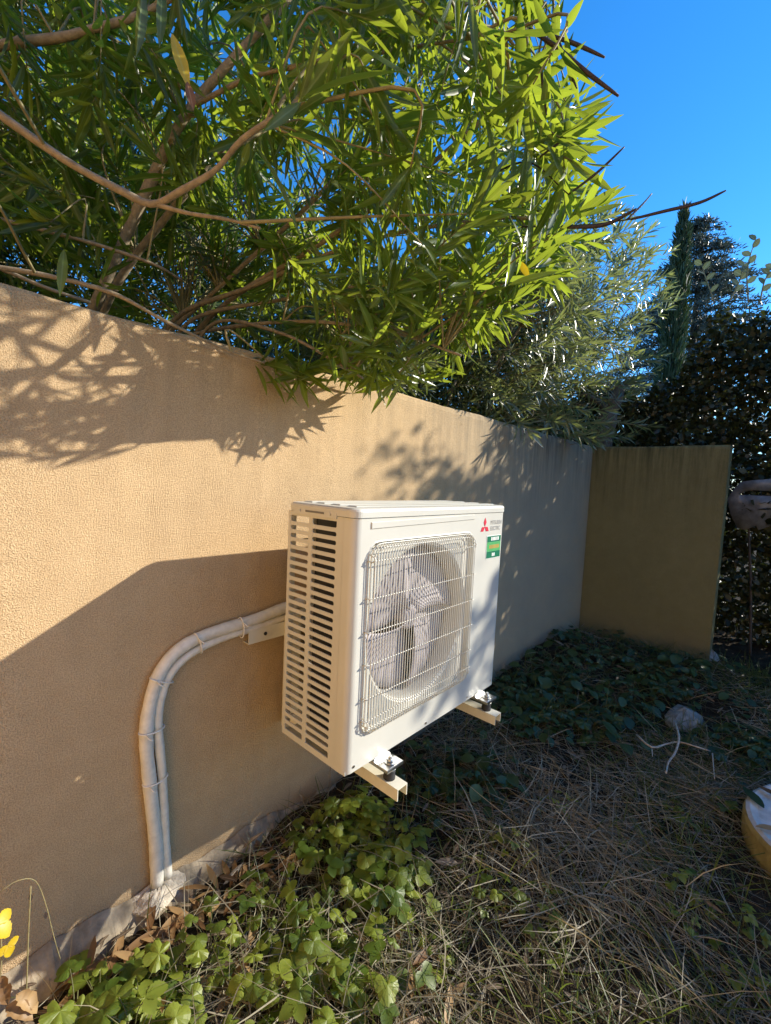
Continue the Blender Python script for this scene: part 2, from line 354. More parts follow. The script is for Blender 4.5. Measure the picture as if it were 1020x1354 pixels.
# front panel
mb = MB()
lp = [(0.0, YF+0.045)]+arc(RC, YF+RC, RC, 180, 270); rp = arc(0.8-RC, YF+RC, RC, 270, 360)+[(0.8, YF+0.045)]
ZB = Z0+0.004
for P in (lp, rp): mb.loft([[(x, y, ZB) for x, y in P], [(x, y, ZB+0.3) for x, y in P], [(x, y, ZL) for x, y in P]], False, smooth=True)
gx0, gx1, gz0, gz1, gr = 0.052, 0.574, 0.592, 1.122, 0.04
gcx, gcz = (gx0+gx1)/2, (gz0+gz1)/2
fx0, fx1 = RC, 0.8-RC
angs = sorted(set([round(a, 5) for a in np.linspace(0, 2*math.pi, 120, endpoint=False)]+[round(math.atan2(z-gcz, x-gcx) % (2*math.pi), 5) for x in (fx0, fx1) for z in (ZB, ZL)]))
def onrect(a, x0, x1, z0, z1):
    c, s = math.cos(a), math.sin(a); t = 1e9
    if c > 1e-9: t = min(t, (x1-gcx)/c)
    if c < -1e-9: t = min(t, (x0-gcx)/c)
    if s > 1e-9: t = min(t, (z1-gcz)/s)
    if s < -1e-9: t = min(t, (z0-gcz)/s)
    return gcx+t*c, gcz+t*s
def onrr(a, ins=0.0):
    hx, hz, r_ = (gx1-gx0)/2-ins, (gz1-gz0)/2-ins, gr
    c, s = math.cos(a), math.sin(a); lo, hi = 0, 1
    def sdf(t):
        x, z = abs(t*c)-(hx-r_), abs(t*s)-(hz-r_); return math.hypot(max(x, 0), max(z, 0))+min(max(x, z), 0)-r_
    for _ in range(40):
        md = (lo+hi)/2
        if sdf(md) < 0: lo = md
        else: hi = md
    return gcx+lo*c, gcz+lo*s
FR = 0.236
rings = [[(x, YF, z) for x, z in (onrect(a, fx0, fx1, ZB, ZL) for a in angs)],
         [(x, YF, z) for x, z in (onrr(a, -0.004) for a in angs)],
         [(x, YF-0.002, z) for x, z in (onrr(a, -0.001) for a in angs)],
         [(x, YF+0.012, z) for x, z in (onrr(a, 0.006) for a in angs)],
         [(gcx+(FR+0.012)*math.cos(a), YF+0.012, gcz+(FR+0.012)*math.sin(a)) for a in angs],
         [(gcx+(FR+0.003)*math.cos(a), YF+0.018, gcz+(FR+0.003)*math.sin(a)) for a in angs],
         [(gcx+FR*math.cos(a), YF+0.03, gcz+FR*math.sin(a)) for a in angs],
         [(gcx+FR*math.cos(a), YF+0.10, gcz+FR*math.sin(a)) for a in angs]]
mb.loft(rings, True)
fp = mb.build('front_panel', M['casing'], ac)
mb = MB()     # long embossed strip under the lid
mb.loft([[(0.056, YF-0.0003, 1.158), (0.575, YF-0.0003, 1.166), (0.575, YF-0.0003, 1.184), (0.056, YF-0.0003, 1.177)],
         [(0.058, YF-0.003, 1.160), (0.572, YF-0.003, 1.168), (0.572, YF-0.003, 1.182), (0.058, YF-0.003, 1.175)]], True, True, True)
mb.build('embossed_strip', M['casing'], fp)
mb = MB(); mb.tube([(0.004, YF+0.008, ZL-0.0015), (0.8-0.004, YF+0.008, ZL-0.0015)], 0.001, 5)
# side panels (right closed, left louvred)
mb = MB(); mb.box(0.795, 0.8, YF+0.046, YB, ZB, ZL); mb.build('side_panel', M['casing'], ac)
ys = [YB, YB-0.012, YB-0.097, YB-0.113, YB-0.214, YF+0.0445]     # stile edges from back to front
zs0, zs1 = 0.522, 1.174; NS = 28; pit = (zs1-zs0)/NS; sh = pit*0.52
mb = MB(); TH = 0.004
mb.box(0, TH, ys[1], ys[0], ZB, ZL); mb.box(0, TH, ys[3], ys[2], zs0, zs1); mb.box(0, TH, ys[5], ys[4], ZB, ZL)
mb.box(0, TH, ys[4], ys[1], ZB, zs0); mb.box(0, TH, ys[4], ys[1], zs1, ZL)
lv = mb.build('side_panel', M['casing'], ac); tag(lv, 'louvred side panel with two columns of slots')
def slat_mesh(yb, yf):       # strip between two round-ended slots, local z=0 at its middle
    h = (pit-sh)/2; r_ = sh/2; top = []
    ya, yz = yf+0.0002, yb-0.0002
    for i in range(5):
        a = i/4*math.pi/2; top.append((ya+r_*(1-math.cos(a)), h+r_*(1-math.sin(a))))
    for i in range(5):
        a = math.pi/2*(1-i/4); top.append((yz-r_*(1-math.cos(a)), h+r_*(1-math.sin(a))))
    poly = top+[(y, -z) for y, z in top[::-1]]
    m_ = MB(); m_.prism(poly, 'x', 0.0004, TH-0.0004); return m_.mesh('slat', M['casing'])
for (yb, yf) in ((ys[1], ys[2]), (ys[3], ys[4])):
    sm = slat_mesh(yb, yf)
    for k in range(1, NS): link('slat', sm, lv, (-ORG[lv][0], -ORG[lv][1], zs0+k*pit-ORG[lv][2]))
# lid
def rrect(x0, x1, y0, y1, r_, n=6):
    return arc(x1-r_, y1-r_, r_, 0, 90, n)+arc(x0+r_, y1-r_, r_, 90, 180, n)+arc(x0+r_, y0+r_, r_, 180, 270, n)+arc(x1-r_, y0+r_, r_, 270, 360, n)
mb = MB(); rr = []
for off, z in ((0.003, ZL+0.0015), (0.003, Z1-0.009), (0.001, Z1-0.004), (-0.004, Z1-0.001), (-0.012, Z1)):
    rr.append([(x, y, z) for x, y in rrect(-off, 0.8+off, YF-off, YB+off, RC+off)])
mb.loft(rr, True, True, True)
lid = mb.build('lid', M['casing'], ac)
for y in (YF+0.05, YF+0.115, YF+0.18, YF+0.235):
    mb = MB(); mb.loft([[(0.03, y-0.02, Z1+0.0003), (0.77, y-0.02, Z1+0.0003), (0.77, y+0.02, Z1+0.0003), (0.03, y+0.02, Z1+0.0003)], [(0.036, y-0.014, Z1+0.0035), (0.764, y-0.014, Z1+0.0035), (0.764, y+0.014, Z1+0.0035), (0.036, y+0.014, Z1+0.0035)]], True, True, True)
    mb.build('rib', M['casing'], lid)
# flange of the lid over the side panel, with recess and screws
mb = MB(); mb.prism([(YB-0.03, ZL-0.006), (YB-0.215, ZL-0.006), (YB-0.215, ZL+0.01), (YB-0.03, ZL+0.01)], 'x', -0.004, -0.0005)
fl = mb.build('lid_flange', M['casing'], ac)
mb = MB(); mb.box(-0.0052, -0.0042, YB-0.165, YB-0.085, ZL+0.002, ZL+0.0075); mb.build('recess_shade', M['inner'], fl)  # raised dark bar, paints the shade of a hollow
for y in (YB-0.06, YB-0.19):
    mb = MB(); mb.tube([(-0.004, y, ZL+0.004), (-0.0065, y, ZL+0.004)], 0.0035, 10); mb.build('screw', M['zinc'], fl)
# base pan, back frame, coil
mb = MB(); mb.box(0.004, 0.796, YF+0.006, YB-0.002, Z0, Z0+0.012); mb.build('base_pan', M['casing'], ac, bevel=0.002)
mb = MB()
for x in (0.006, 0.085, 0.78): mb.box(x, x+0.014, YB-0.012, YB-0.001, Z0+0.012, ZL)
for k in range(9): mb.box(0.02, 0.78, YB-0.006, YB-0.003, Z0+0.05+k*0.078, Z0+0.054+k*0.078)
mb.build('back_frame', M['casing'], ac)
mb = MB(); mb.box(0.10, 0.60, YB-0.05, YB-0.014, Z0+0.014, ZL-0.004); mb.box(0.60, 0.606, YF+0.1, YB-0.014, Z0+0.014, ZL-0.004)
mb.box(0.094, 0.0995, YF+0.105, YB-0.014, Z0+0.014, ZL-0.004); mb.build('coil_and_light_stop', M['coil_and_light_stop'], ac)  # upright plate added to stop sun leaking through from the fan opening
# fan
mb = MB(); yfan = YF+0.068
def blade(a0):
    V = []; F = []; nr, na = 7, 10
    for i in range(nr):
        q = i/(nr-1); r_ = 0.03+q*(0.230-0.03); span = R(84+14*q); off = R(22*q)
        for j in range(na):
            s = j/(na-1); th = a0-off+s*span
            y = yfan+0.036*(s-0.5)*(1.2-0.35*q)+0.010*math.sin(s*math.pi)
            V.append((gcx+r_*math.cos(th), y, gcz+r_*math.sin(th)))
    n = len(V); V += [(x, y+0.003, z) for x, y, z in V]
    for i in range(nr-1):
        for j in range(na-1):
            a, b_, c, d = i*na+j, i*na+j+1, (i+1)*na+j+1, (i+1)*na+j
            F += [(a, b_, c, d), (a+n, d+n, c+n, b_+n)]
    for i in range(nr-1):
        for j in (0, na-1): a, d = i*na+j, (i+1)*na+j; F.append((a, d, d+n, a+n))
    for j in range(na-1):
        for i in (0, nr-1): a, b_ = i*na+j, i*na+j+1; F.append((a, b_, b_+n, a+n))
    m_ = MB(); m_.add(V, F, True); return m_
fan = None
hub = MB(); th = [i*2*math.pi/32 for i in range(32)]
hub.loft([[(gcx+r_*math.cos(a), y, gcz+r_*math.sin(a)) for a in th] for r_, y in ((0.040, YF+0.10), (0.040, YF+0.062), (0.034, YF+0.054), (0.015, YF+0.051))], True, True, True)
fan = hub.build('fan', M['fan'], ac)
for k in range(4): blade(R(20+90*k)).build('blade', M['fan'], fan)
mb = MB(); mb.box(gcx-0.03, gcx+0.03, YF+0.105, YF+0.17, gcz-0.3, ZL-0.01); mb.build('motor_support', M['inner'], ac)
# guard
mb = MB(); yg = YF-0.017; NV = 46
for k in range(NV):
    x = gx0+0.010+(gx1-gx0-0.02)*k/(NV-1); dx = min(x-gx0, gx1-x); c = 0 if dx > gr else gr-math.sqrt(max(0, gr*gr-(gr-dx)**2))
    a, b_ = gz0+c+0.002, gz1-c-0.002
    mb.tube([(x, YF+0.006, a), (x, yg+0.006, a+0.004), (x, yg, a+0.014), (x, yg, (a+b_)/2), (x, yg, b_-0.014), (x, yg+0.006, b_-0.004), (x, YF+0.006, b_)], 0.0013, 5, False)
gd = mb.build('fan_guard', M['wire'], ac)
for z in (1.075, 0.975, 0.884, 0.795, 0.703, 0.640):
    mb = MB(); mb.tube([(gx0-0.003, YF+0.004, z), (gx0-0.003, yg+0.002, z), (gx0+0.006, yg+0.0024, z), (gx1-0.006, yg+0.0024, z), (gx1+0.003, yg+0.002, z), (gx1+0.003, YF+0.004, z)], 0.0017, 6); mb.build('crossbar', M['wire'], gd)
mb = MB(); pts = [(x, yg+0.010, z) for x, z in (onrr(a, 0.003) for a in angs)]; pts.append(pts[0]); mb.tube(pts, 0.0018, 6, False); mb.build('rim_wire', M['wire'], gd)
mb = MB(); pts = [(x, yg+0.0035, z) for x, z in (onrr(a, 0.013) for a in angs)]; pts.append(pts[0]); mb.tube(pts, 0.0014, 6, False); mb.build('rim_wire', M['wire'], gd)
for x, z in ((gx0+0.006, gz0+0.03), (gx0+0.006, gz1-0.05), (gx1-0.006, gz0+0.03), (gx1-0.006, gz1-0.05)):
    mb = MB(); mb.tube([(x, YF+0.004, z), (x, yg+0.001, z), (x, yg-0.002, z+0.012), (x, YF+0.004, z+0.02)], 0.002, 6); mb.build('clip', M['wire'], gd)
for x, z in ((0.03, 0.52), (0.77, 0.525), (0.35, 0.516), (0.60, 0.516)):
    mb = MB(); mb.tube([(x, YF+0.001, z), (x, YF-0.002, z)], 0.004, 10); mb.build('screw', M['zinc'], ac)
# three-diamond emblem
def flat(poly, y, th_): m_ = MB(); m_.prism(poly, 'y', y-th_, y); return m_
def txt(body, size, x, z, m_, parent, name, y=YF-0.0012, sx=1.0):
    c = bpy.data.curves.new(name, 'FONT'); c.body = body; c.size = size; c.align_x = 'LEFT'
    o_ = bpy.data.objects.new(name, c); COL.objects.link(o_)
    bpy.context.view_layer.update()
    me = bpy.data.meshes.new_from_object(o_.evaluated_get(bpy.context.evaluated_depsgraph_get()))
    bpy.data.objects.remove(o_); V = np.array([v.co for v in me.vertices])
    me.vertices.foreach_set('co', (np.stack([x+V[:, 0]*sx, np.full(len(V), y), z+V[:, 1]], -1)-ORG[parent]).astype(np.float32).ravel())
    me.materials.clear(); me.materials.append(m_); me.update(); return link(name, me, parent)
ex, ez, es = 0.650, 1.137, 0.019
em = MB()
for a in (90, 210, 330):
    u = A(math.cos(R(a)), math.sin(R(a))); v = A(-u[1], u[0])
    pts = [A(ex, ez), A(ex, ez)+u*es*0.87+v*es*0.5, A(ex, ez)+u*es*1.74, A(ex, ez)+u*es*0.87-v*es*0.5]
    em.prism([tuple(A(ex, ez)+u*0.0008+(q-A(ex, ez))*0.97) for q in pts], 'y', YF-0.0014, YF-0.0003)
em.build('emblem', M['red'], ac)
txt('MITSUBISHI', 0.0215, 0.690, 1.144, M['grey_print'], ac, 'lettering', sx=0.80)
txt('ELECTRIC', 0.0215, 0.690, 1.122, M['grey_print'], ac, 'lettering', sx=0.80)
st = flat([(0.669, 1.016), (0.776, 1.016), (0.776, 1.102), (0.669, 1.102)], YF-0.0003, 0.0008).build('sticker', M['white_print'], ac)
flat([(0.672, 1.078), (0.775, 1.078), (0.775, 1.100), (0.672, 1.100)], YF-0.0013, 0.0004).build('upper_band', M['green_d'], st)
flat([(0.672, 1.043), (0.775, 1.043), (0.775, 1.0775), (0.672, 1.0775)], YF-0.0013, 0.0004).build('middle_band', M['green_l'], st)
flat([(0.672, 1.018), (0.775, 1.018), (0.775, 1.0425), (0.672, 1.0425)], YF-0.0013, 0.0004).build('lower_band', M['green_d'], st)
mb = MB()
for x, w_ in ((0.700, 0.008), (0.711, 0.006), (0.719, 0.009), (0.731, 0.008), (0.742, 0.004), (0.749, 0.009)): mb.box(x, x+w_, YF-0.0023, YF-0.0018, 1.083, 1.096)
mb.build('white_print', M['white_print'], st)
mb = MB()
for k in range(9): mb.box(0.690+k*0.0085, 0.6955+k*0.0085, YF-0.0023, YF-0.0018, 1.053, 1.067)
mb.build('gold_print', M['gold_print'], st)
mb = MB(); mb.box(0.712, 0.720, YF-0.0023, YF-0.0018, 1.024, 1.036); mb.box(0.723, 0.733, YF-0.0023, YF-0.0018, 1.024, 1.036); mb.build('white_print', M['white_print'], st)

# feet and bracket
br = empty('wall_bracket', (0.4, -0.01, 0.41), 'ivory steel bracket with two channel arms holding the outdoor unit off the wall', 'bracket')
AT = 0.443
def channel_x(mb, x0, x1, y0, y1, z0, z1, t=0.003):       # open towards the wall, along x
    mb.box(x0, x1, y0, y0+t, z0, z1); mb.box(x0, x1, y0+t, y1, z0, z0+t); mb.box(x0, x1, y0+t, y1, z1-t, z1)
mb = MB(); channel_x(mb, -0.012, 0.82, -0.034, -0.0015, 0.728, 0.776); rail = mb.build('rail', M['bracket'], br)
for x in (0.05, 0.40): mb = MB(); mb.tube([(x, -0.034, 0.752), (x, -0.037, 0.752)], 0.006, 12); mb.build('slot', M['rubber'], rail)  # black discs painting the darkness inside the rail holes
for x in (0.012, 0.79): mb = MB(); mb.tube([(x, -0.002, 0.785), (x, -0.018, 0.785)], 0.008, 6); mb.build('bolt', M['zinc'], rail)
for x in (0.15, 0.70):
    mb = MB(); t = 0.003; x0, x1 = x-0.021, x+0.021
    mb.box(x0, x1, -0.578, -0.036, AT-t, AT); mb.box(x0, x0+t, -0.578, -0.036, AT-0.034, AT-t-0.0002); mb.box(x1-t, x1, -0.578, -0.036, AT-0.034, AT-t-0.0002)
    mb.build('arm', M['bracket'], br)
    mb = MB(); mb.box(x0-0.003, x1+0.003, -0.066, -0.035, 0.40, 0.80); mb.build('upright', M['bracket'], br)
    for y in (-0.528, -0.20):
        mb = MB(); mb.loft([[(x+r_*math.cos(a), y+r_*math.sin(a), z) for a in th] for r_, z in ((0.017, AT+0.0005), (0.0175, AT+0.008), (0.0155, AT+0.015), (0.0175, AT+0.022), (0.017, AT+0.030))], True, True, True, True)
        mb.build('damper', M['rubber'], br)
        mb = MB(); mb.tube([(x, y, AT+0.0305), (x, y, AT+0.0335)], 0.019, 24); mb.tube([(x, y, AT+0.047), (x, y, AT+0.049)], 0.016, 24); mb.tube([(x, y, AT+0.0495), (x, y, AT+0.058)], 0.010, 6); mb.tube([(x, y, AT+0.058), (x, y, AT+0.066)], 0.005, 10); mb.build('bolt', M['zinc'], br)
    for y0, y1 in ((-0.550, YF+0.03), (-0.235, -0.17)):
        mb = MB(); mb.box(x-0.035, x+0.035, y0, y1, AT+0.036, AT+0.046); mb.build('foot', M['zinc'], ac, bevel=0.002)
    for ya, yb_ in ((YF+0.004, YF+0.03), (YB-0.03, YB-0.004)): mb = MB(); mb.box(x-0.035, x+0.035, ya, yb_, AT+0.0465, Z0-0.0005); mb.build('foot_riser', M['zinc'], ac)

# ------------------------------------------------------------------ insulated pipes
pr = empty('insulated_pipes', (-0.26, -0.03, 0.04), 'pair of white tape-wrapped refrigerant pipes curving down the wall', 'pipe')
cpx = [(430, 792), (395, 803), (370, 812), (335, 825), (300, 836), (268, 848), (240, 865), (220, 888), (208, 918), (202, 950), (202, 985), (206, 1030), (210, 1080), (213, 1120), (215, 1165)]
cl = np.array([onY(x, y, -0.026) for x, y in cpx]); cl = spline(cl, 90)
Tn = unit(np.gradient(cl, axis=0)); Sd = np.cross(Tn, A(0, -1, 0)); Sd = unit(Sd)
rr_ = np.random.default_rng(9)
for off, rad, nm in ((0.0135, 0.0185, 'pipe'), (-0.0175, 0.0125, 'pipe')):
    P = cl+Sd*off*(1+0.12*np.sin(np.arange(90)*0.21)[:, None]); P[:, 1] += rad*0.0-(0.0 if rad > 0.02 else -0.004)
    n = 14; V = []; 
    rads = rad*(1+0.03*np.sin(np.arange(90)*0.53+off*99)+rr_.normal(0, 0.022, 90))
    mb = MB(); mb.tube(P, rads, n); mb.build(nm, M['tape'], pr)
for k in (22, 33, 47, 60, 70):
    c = cl[k]; Bn = Sd[k]; mb = MB(); ring = []
    for i in range(25):
        a = i/24*2*math.pi; ring.append(c+Bn*(0.001+0.0335*math.cos(a))+A(0, -1, 0)*(0.0215*math.sin(a)))
    mb.tube(ring, 0.0022, 6, False); e = c+Bn*0.022-A(0, 0.019, 0); mb.tube([e, e+A(0.004, -0.014, -0.008), e+A(0.012, -0.02, -0.012)], 0.0018, 5); mb.build('cable_tie', M['tie'], pr)
mbm = MB(); c0 = onY(212, 1160, -0.02); rings = []
for i in range(7):
    q = i/6; rr2 = [0.075, 0.072, 0.062, 0.05, 0.036, 0.02, 0.004][i]
    rings.append([(c0[0]+rr2*1.1*math.cos(a)*(1+0.10*math.sin(2*a+1)+0.09*math.sin(3*a)+rf.normal(0, 0.05)), -0.012+min(0.005, rr2*0.7*math.sin(a)*(1+0.2*math.cos(3*a))), c0[2]-0.06+0.046*math.sin(q*1.5)+rf.normal(0, 0.003)) for a in th])
mbm.loft(rings, True, True, True); tag(mbm.build('mortar_patch', M['mortar'], gw), 'rough white mortar round the pipe ends')

# ------------------------------------------------------------------ leaves
def template(rows, fold, curl, three=True):
    V = []
    for s, h in rows:
        z = -curl*s*s
        V += [(s, h, z+fold*h), (s, 0, z), (s, -h, z+fold*h)] if three else [(s, h, z), (s, -h, z)]
    F = []; k = 3 if three else 2
    for i in range(len(rows)-1):
        for j in range(k-1): F.append((i*k+j, (i+1)*k+j, (i+1)*k+j+1, i*k+j+1))
    return np.array(V, float), np.array(F)
OL = [(0, 0.05), (0.12, 0.26), (0.32, 0.45), (0.52, 0.5), (0.74, 0.38), (0.90, 0.17), (1.0, 0.01)]
T_OL = [template(OL, 0.06, c) for c in (0.0, 0.04, 0.10, 0.18)]
T_RND = template([(0, 0.04), (0.3, 0.5), (0.7, 0.42), (1, 0.03)], 0, 0.1, False)
def frames(Dv, Nv):
    X = unit(Dv); Y = unit(np.cross(Nv, X)); Z = np.cross(X, Y); return X, Y, Z
def place(T, P, Dv, Nv, L, W):
    V, F = T; X, Y, Z = frames(Dv, Nv)
    out = P[:, None]+V[None, :, 0:1]*(L[:, None, None]*X[:, None])+V[None, :, 1:2]*(W[:, None, None]*Y[:, None])+V[None, :, 2:3]*(L[:, None, None]*Z[:, None])
    FF = F[None]+np.arange(len(P))[:, None, None]*len(V); return out.reshape(-1, 3), FF.reshape(-1, F.shape[1])
def merge(parts):
    V = []; F = []; n = 0
    for v, f in parts: V.append(v); F.append(f+n); n += len(v)
    return np.vstack(V), np.vstack(F)
def ribof(T): return (np.abs(T[0][:, 1]) < 1e-9).astype(float)
def leaf_cloud(name, P, Dv, Nv, L, W, Ts, m, parent, kind='stuff'):
    which = rng.integers(0, len(Ts), len(P)); parts = []; tint = []; ribs = []
    for k, T in enumerate(Ts):
        s = which == k
        if s.any(): parts.append(place(T, P[s], Dv[s], Nv[s], L[s], W[s])); ribs.append(np.tile(ribof(T), s.sum())); tint.append(np.repeat(rng.random(s.sum()), len(T[0])))
    V, F = merge(parts); o_ = link(name, np_mesh(name, V-ORG[parent], F, m, np.concatenate(tint), rib=np.concatenate(ribs)), parent)
    return tag(o_, kind=kind)
def leaf_objects(name, P, Dv, Nv, L, W, Ts, m, parent):
    meshes = []
    for T in Ts: meshes.append(np_mesh(name, T[0]*A(1, 0.17, 1), T[1], m, rib=ribof(T)))
    X, Y, Z = frames(Dv, Nv); o0 = ORG[parent]
    for i in range(len(P)):
        o_ = bpy.data.objects.new(name, meshes[i % len(meshes)]); COL.objects.link(o_); o_.parent = parent
        s = L[i]; wy = W[i]/0.17
        q = P[i]-o0
        o_.matrix_local = Matrix(((X[i][0]*s, Y[i][0]*wy, Z[i][0]*s, q[0]), (X[i][1]*s, Y[i][1]*wy, Z[i][1]*s, q[1]), (X[i][2]*s, Y[i][2]*wy, Z[i][2]*s, q[2]), (0, 0, 0, 1)))

def tuft(P, Dr, nw, L0, spacing=0.026, spread=1.0):
    """whorls of three lance leaves along the end of a stem"""
    Dr = unit(Dr); a = unit(np.cross(Dr, A(0.3, 0.2, 1) if abs(Dr[2]) < 0.95 else A(1, 0, 0))); b_ = np.cross(Dr, a)
    out = []; az = random.random()*6
    for k in range(nw):
        q = k/max(1, nw-1); base = P-Dr*spacing*k*(1+0.3*random.random()); ang = R(14+52*q**0.7*spread+random.uniform(-9, 9)); az += 1.05
        for j in range(3):
            if random.random() < 0.10+0.25*q*(q > 0.7): continue
            t = az+j*2.094+random.uniform(-0.3, 0.3); rad = a*math.cos(t)+b_*math.sin(t)
            d = Dr*math.cos(ang)+rad*math.sin(ang)+A(0, 0, -0.22*q*random.random()); n = Dr*math.sin(ang)-rad*math.cos(ang)+rng.normal(0, 0.22, 3)
            L = L0*random.uniform(0.72, 1.2)*(0.62 if k == 0 else 1.0)
            out.append((base+rad*0.003, d, n, L, L*random.uniform(0.125, 0.17)))
    return out

def interp(x, xs, ys_): return np.interp(x, xs, ys_)
LITX = [-300, 0, 60, 130, 200, 250, 300, 345, 400, 470, 500, 515, 525, 560, 640, 660]
LITY = [640, 622, 630, 608, 590, 575, 622, 610, 602, 568, 535, 535, 600, 668, 668, 668]
def keep_lit(P):
    """False for leaves that would shade wall or unit where the photograph shows sun"""
    P = np.atleast_2d(P); ok = np.ones(len(P), bool)
    t = -P[:, 1]; S = P+SUN*t[:, None]; u, v, z = proj(S)
    hit = (t > 0) & (S[:, 2] < HW) & (S[:, 2] > 0.0) & (z > 0.1)
    ok &= ~(hit & (u < 660) & (v > interp(u, LITX, LITY)))
    t = YF-P[:, 1]; S = P+SUN*t[:, None]
    ok &= ~((t > 0) & (S[:, 0] > -0.06) & (S[:, 0] < 0.72) & (S[:, 2] > 0.42) & (S[:, 2] < 1.25))
    t = (P[:, 2]-1.22)/0.838; S = P+SUN*t[:, None]
    ok &= ~((t > 0) & (S[:, 0] > -0.05) & (S[:, 0] < 0.75) & (S[:, 1] > YF-0.03) & (S[:, 1] < YB+0.02))
    return ok

def grow(root, hubs, tips, L0, nw, stem_r, droop, name_m, obj_m, nobj, lit=True, stem_m='twig', xr=None):
    LV = []; stems = []
    hubs = np.array(hubs)
    for P in tips:
        d = np.linalg.norm(hubs-P, axis=1); d = d+rng.random(len(d))*0.25+np.maximum(0, hubs[:, 2]-P[2])*0.6; B = hubs[d.argmin()]
        mid = (B+P)/2+A(*rng.normal(0, 0.05, 3))+A(0, 0, 0.06)
        c = spline([B, mid, P], 9); Dr = unit(c[-1]-c[-3])+A(*rng.normal(0, 0.22, 3))+A(0.10, -0.12, 0.18-droop)
        Dr = unit(Dr); stems.append(tube(c, np.linspace(stem_r, stem_r*0.4, 9)*random.uniform(0.7, 1.2), 5)); LV += tuft(P+Dr*0.04, Dr, random.randint(*nw), L0*random.uniform(0.85, 1.15))
    P = np.array([l[0] for l in LV]); Dv = np.array([l[1] for l in LV]); Nv = np.array([l[2] for l in LV]); L = np.array([l[3] for l in LV]); W = np.array([l[4] for l in LV])
    tip = P+unit(Dv)*L[:, None]; md = (P+tip)/2
    ok = ((md-CAM)@FW > 0.42) | (np.linalg.norm(md-CAM, axis=1) > 0.6)
    for q in (P, md, tip):
        ok &= ~((q[:, 1] > -0.012) & (q[:, 1] < 0.21) & (q[:, 2] < HW+0.005)) & ~((q[:, 1] > 0.0) & (q[:, 2] < 1.0))
        if lit: ok &= keep_lit(q)
        if xr is not None: ok &= xr(q)
    P, Dv, Nv, L, W = P[ok], Dv[ok], Nv[ok], L[ok], W[ok]
    u, v, z = proj(P+unit(Dv)*L[:, None]*0.5); sc = np.where((u > 5) & (u < IW-5) & (v > 5) & (v < IH) & (z > 0.3), L/np.maximum(z, 0.3), 0)
    order = np.argsort(-sc); big, rest = order[:nobj], order[nobj:]
    leaf_objects('leaf', P[big], Dv[big], Nv[big], L[big], W[big], T_OL, obj_m, root)
    leaf_cloud('foliage', P[rest], Dv[rest], Nv[rest], L[rest], W[rest], T_OL, name_m, root)
    V, F = merge(stems); tag(link('twigs', np_mesh('twigs', V-ORG[root], F, M[stem_m], smooth=True), root), kind='stuff')

def limb(root, pts, r0, r1, name='branch', m='bark', n=40, sides=9):
    """pts: (px, py, depth)"""
    c = spline([atd(*p) for p in pts], n); k = np.arange(n)
    rad = np.linspace(r0, r1, n)*(1+0.06*np.sin(k*0.9+r0*900)+0.05*np.sin(k*0.37))
    mb = MB(); mb.tube(c, rad, sides); mb.build(name, M[m], root); return c

ol = empty('oleander_shrub', (-0.1, 0.55, 0), 'big bright green oleander hanging over the wall above the outdoor unit', 'shrub')
hubs = []
def lm(*a, **k):
    c = limb(ol, *a, **k); hubs.extend(list(c[len(c)//4::3])); return c
def drop(p): q = atd(*p); return q
trunks = [([(40, 600, 2.0), (90, 480, 1.75), (130, 395, 1.6), (200, 240, 1.5), (255, 140, 1.45), (380, 0, 1.4), (480, -120, 1.4)], 0.024, 0.011),
          ([(90, 600, 2.05), (120, 470, 1.85), (155, 375, 1.72), (240, 262, 1.62), (300, 190, 1.6), (420, 95, 1.6), (560, 0, 1.6), (650, -80, 1.6)], 0.018, 0.008),
          ([(180, 560, 2.1), (205, 470, 2.0), (240, 415, 1.9), (330, 380, 1.8), (480, 320, 1.7), (640, 290, 1.6), (745, 292, 1.55)], 0.014, 0.005),
          ([(200, 560, 2.1), (225, 470, 2.0), (260, 420, 1.9), (380, 395, 1.85), (520, 370, 1.8), (700, 340, 1.75)], 0.012, 0.004),
          ([(215, 560, 2.0), (235, 470, 1.9), (265, 440, 1.85), (400, 425, 1.7), (520, 440, 1.6), (610, 470, 1.5)], 0.011, 0.004),
          ([(200, 570, 2.15), (240, 470, 2.05), (300, 400, 1.9), (420, 325, 1.7), (560, 225, 1.5), (690, 110, 1.35), (750, 40, 1.3)], 0.014, 0.005),
          ([(170, 580, 2.2), (200, 470, 2.1), (290, 380, 2.0), (420, 260, 1.8), (540, 120, 1.6), (620, 0, 1.5), (660, -90, 1.5)], 0.013, 0.006),
          ([(240, 560, 1.95), (255, 470, 1.85), (290, 425, 1.75), (370, 440, 1.6), (430, 470, 1.5), (480, 500, 1.45)], 0.009, 0.004),
          ([(-130, 560, 1.9), (-120, 300, 1.5), (-60, 95, 1.3), (100, 45, 1.28), (200, 12, 1.28), (330, -70, 1.3)], 0.016, 0.008),
          ([(-200, 560, 1.9), (-150, 250, 1.5), (-80, 10, 1.3), (60, -120, 1.3)], 0.018, 0.01)]
for p, a, b_ in trunks: lm(p, a, b_)
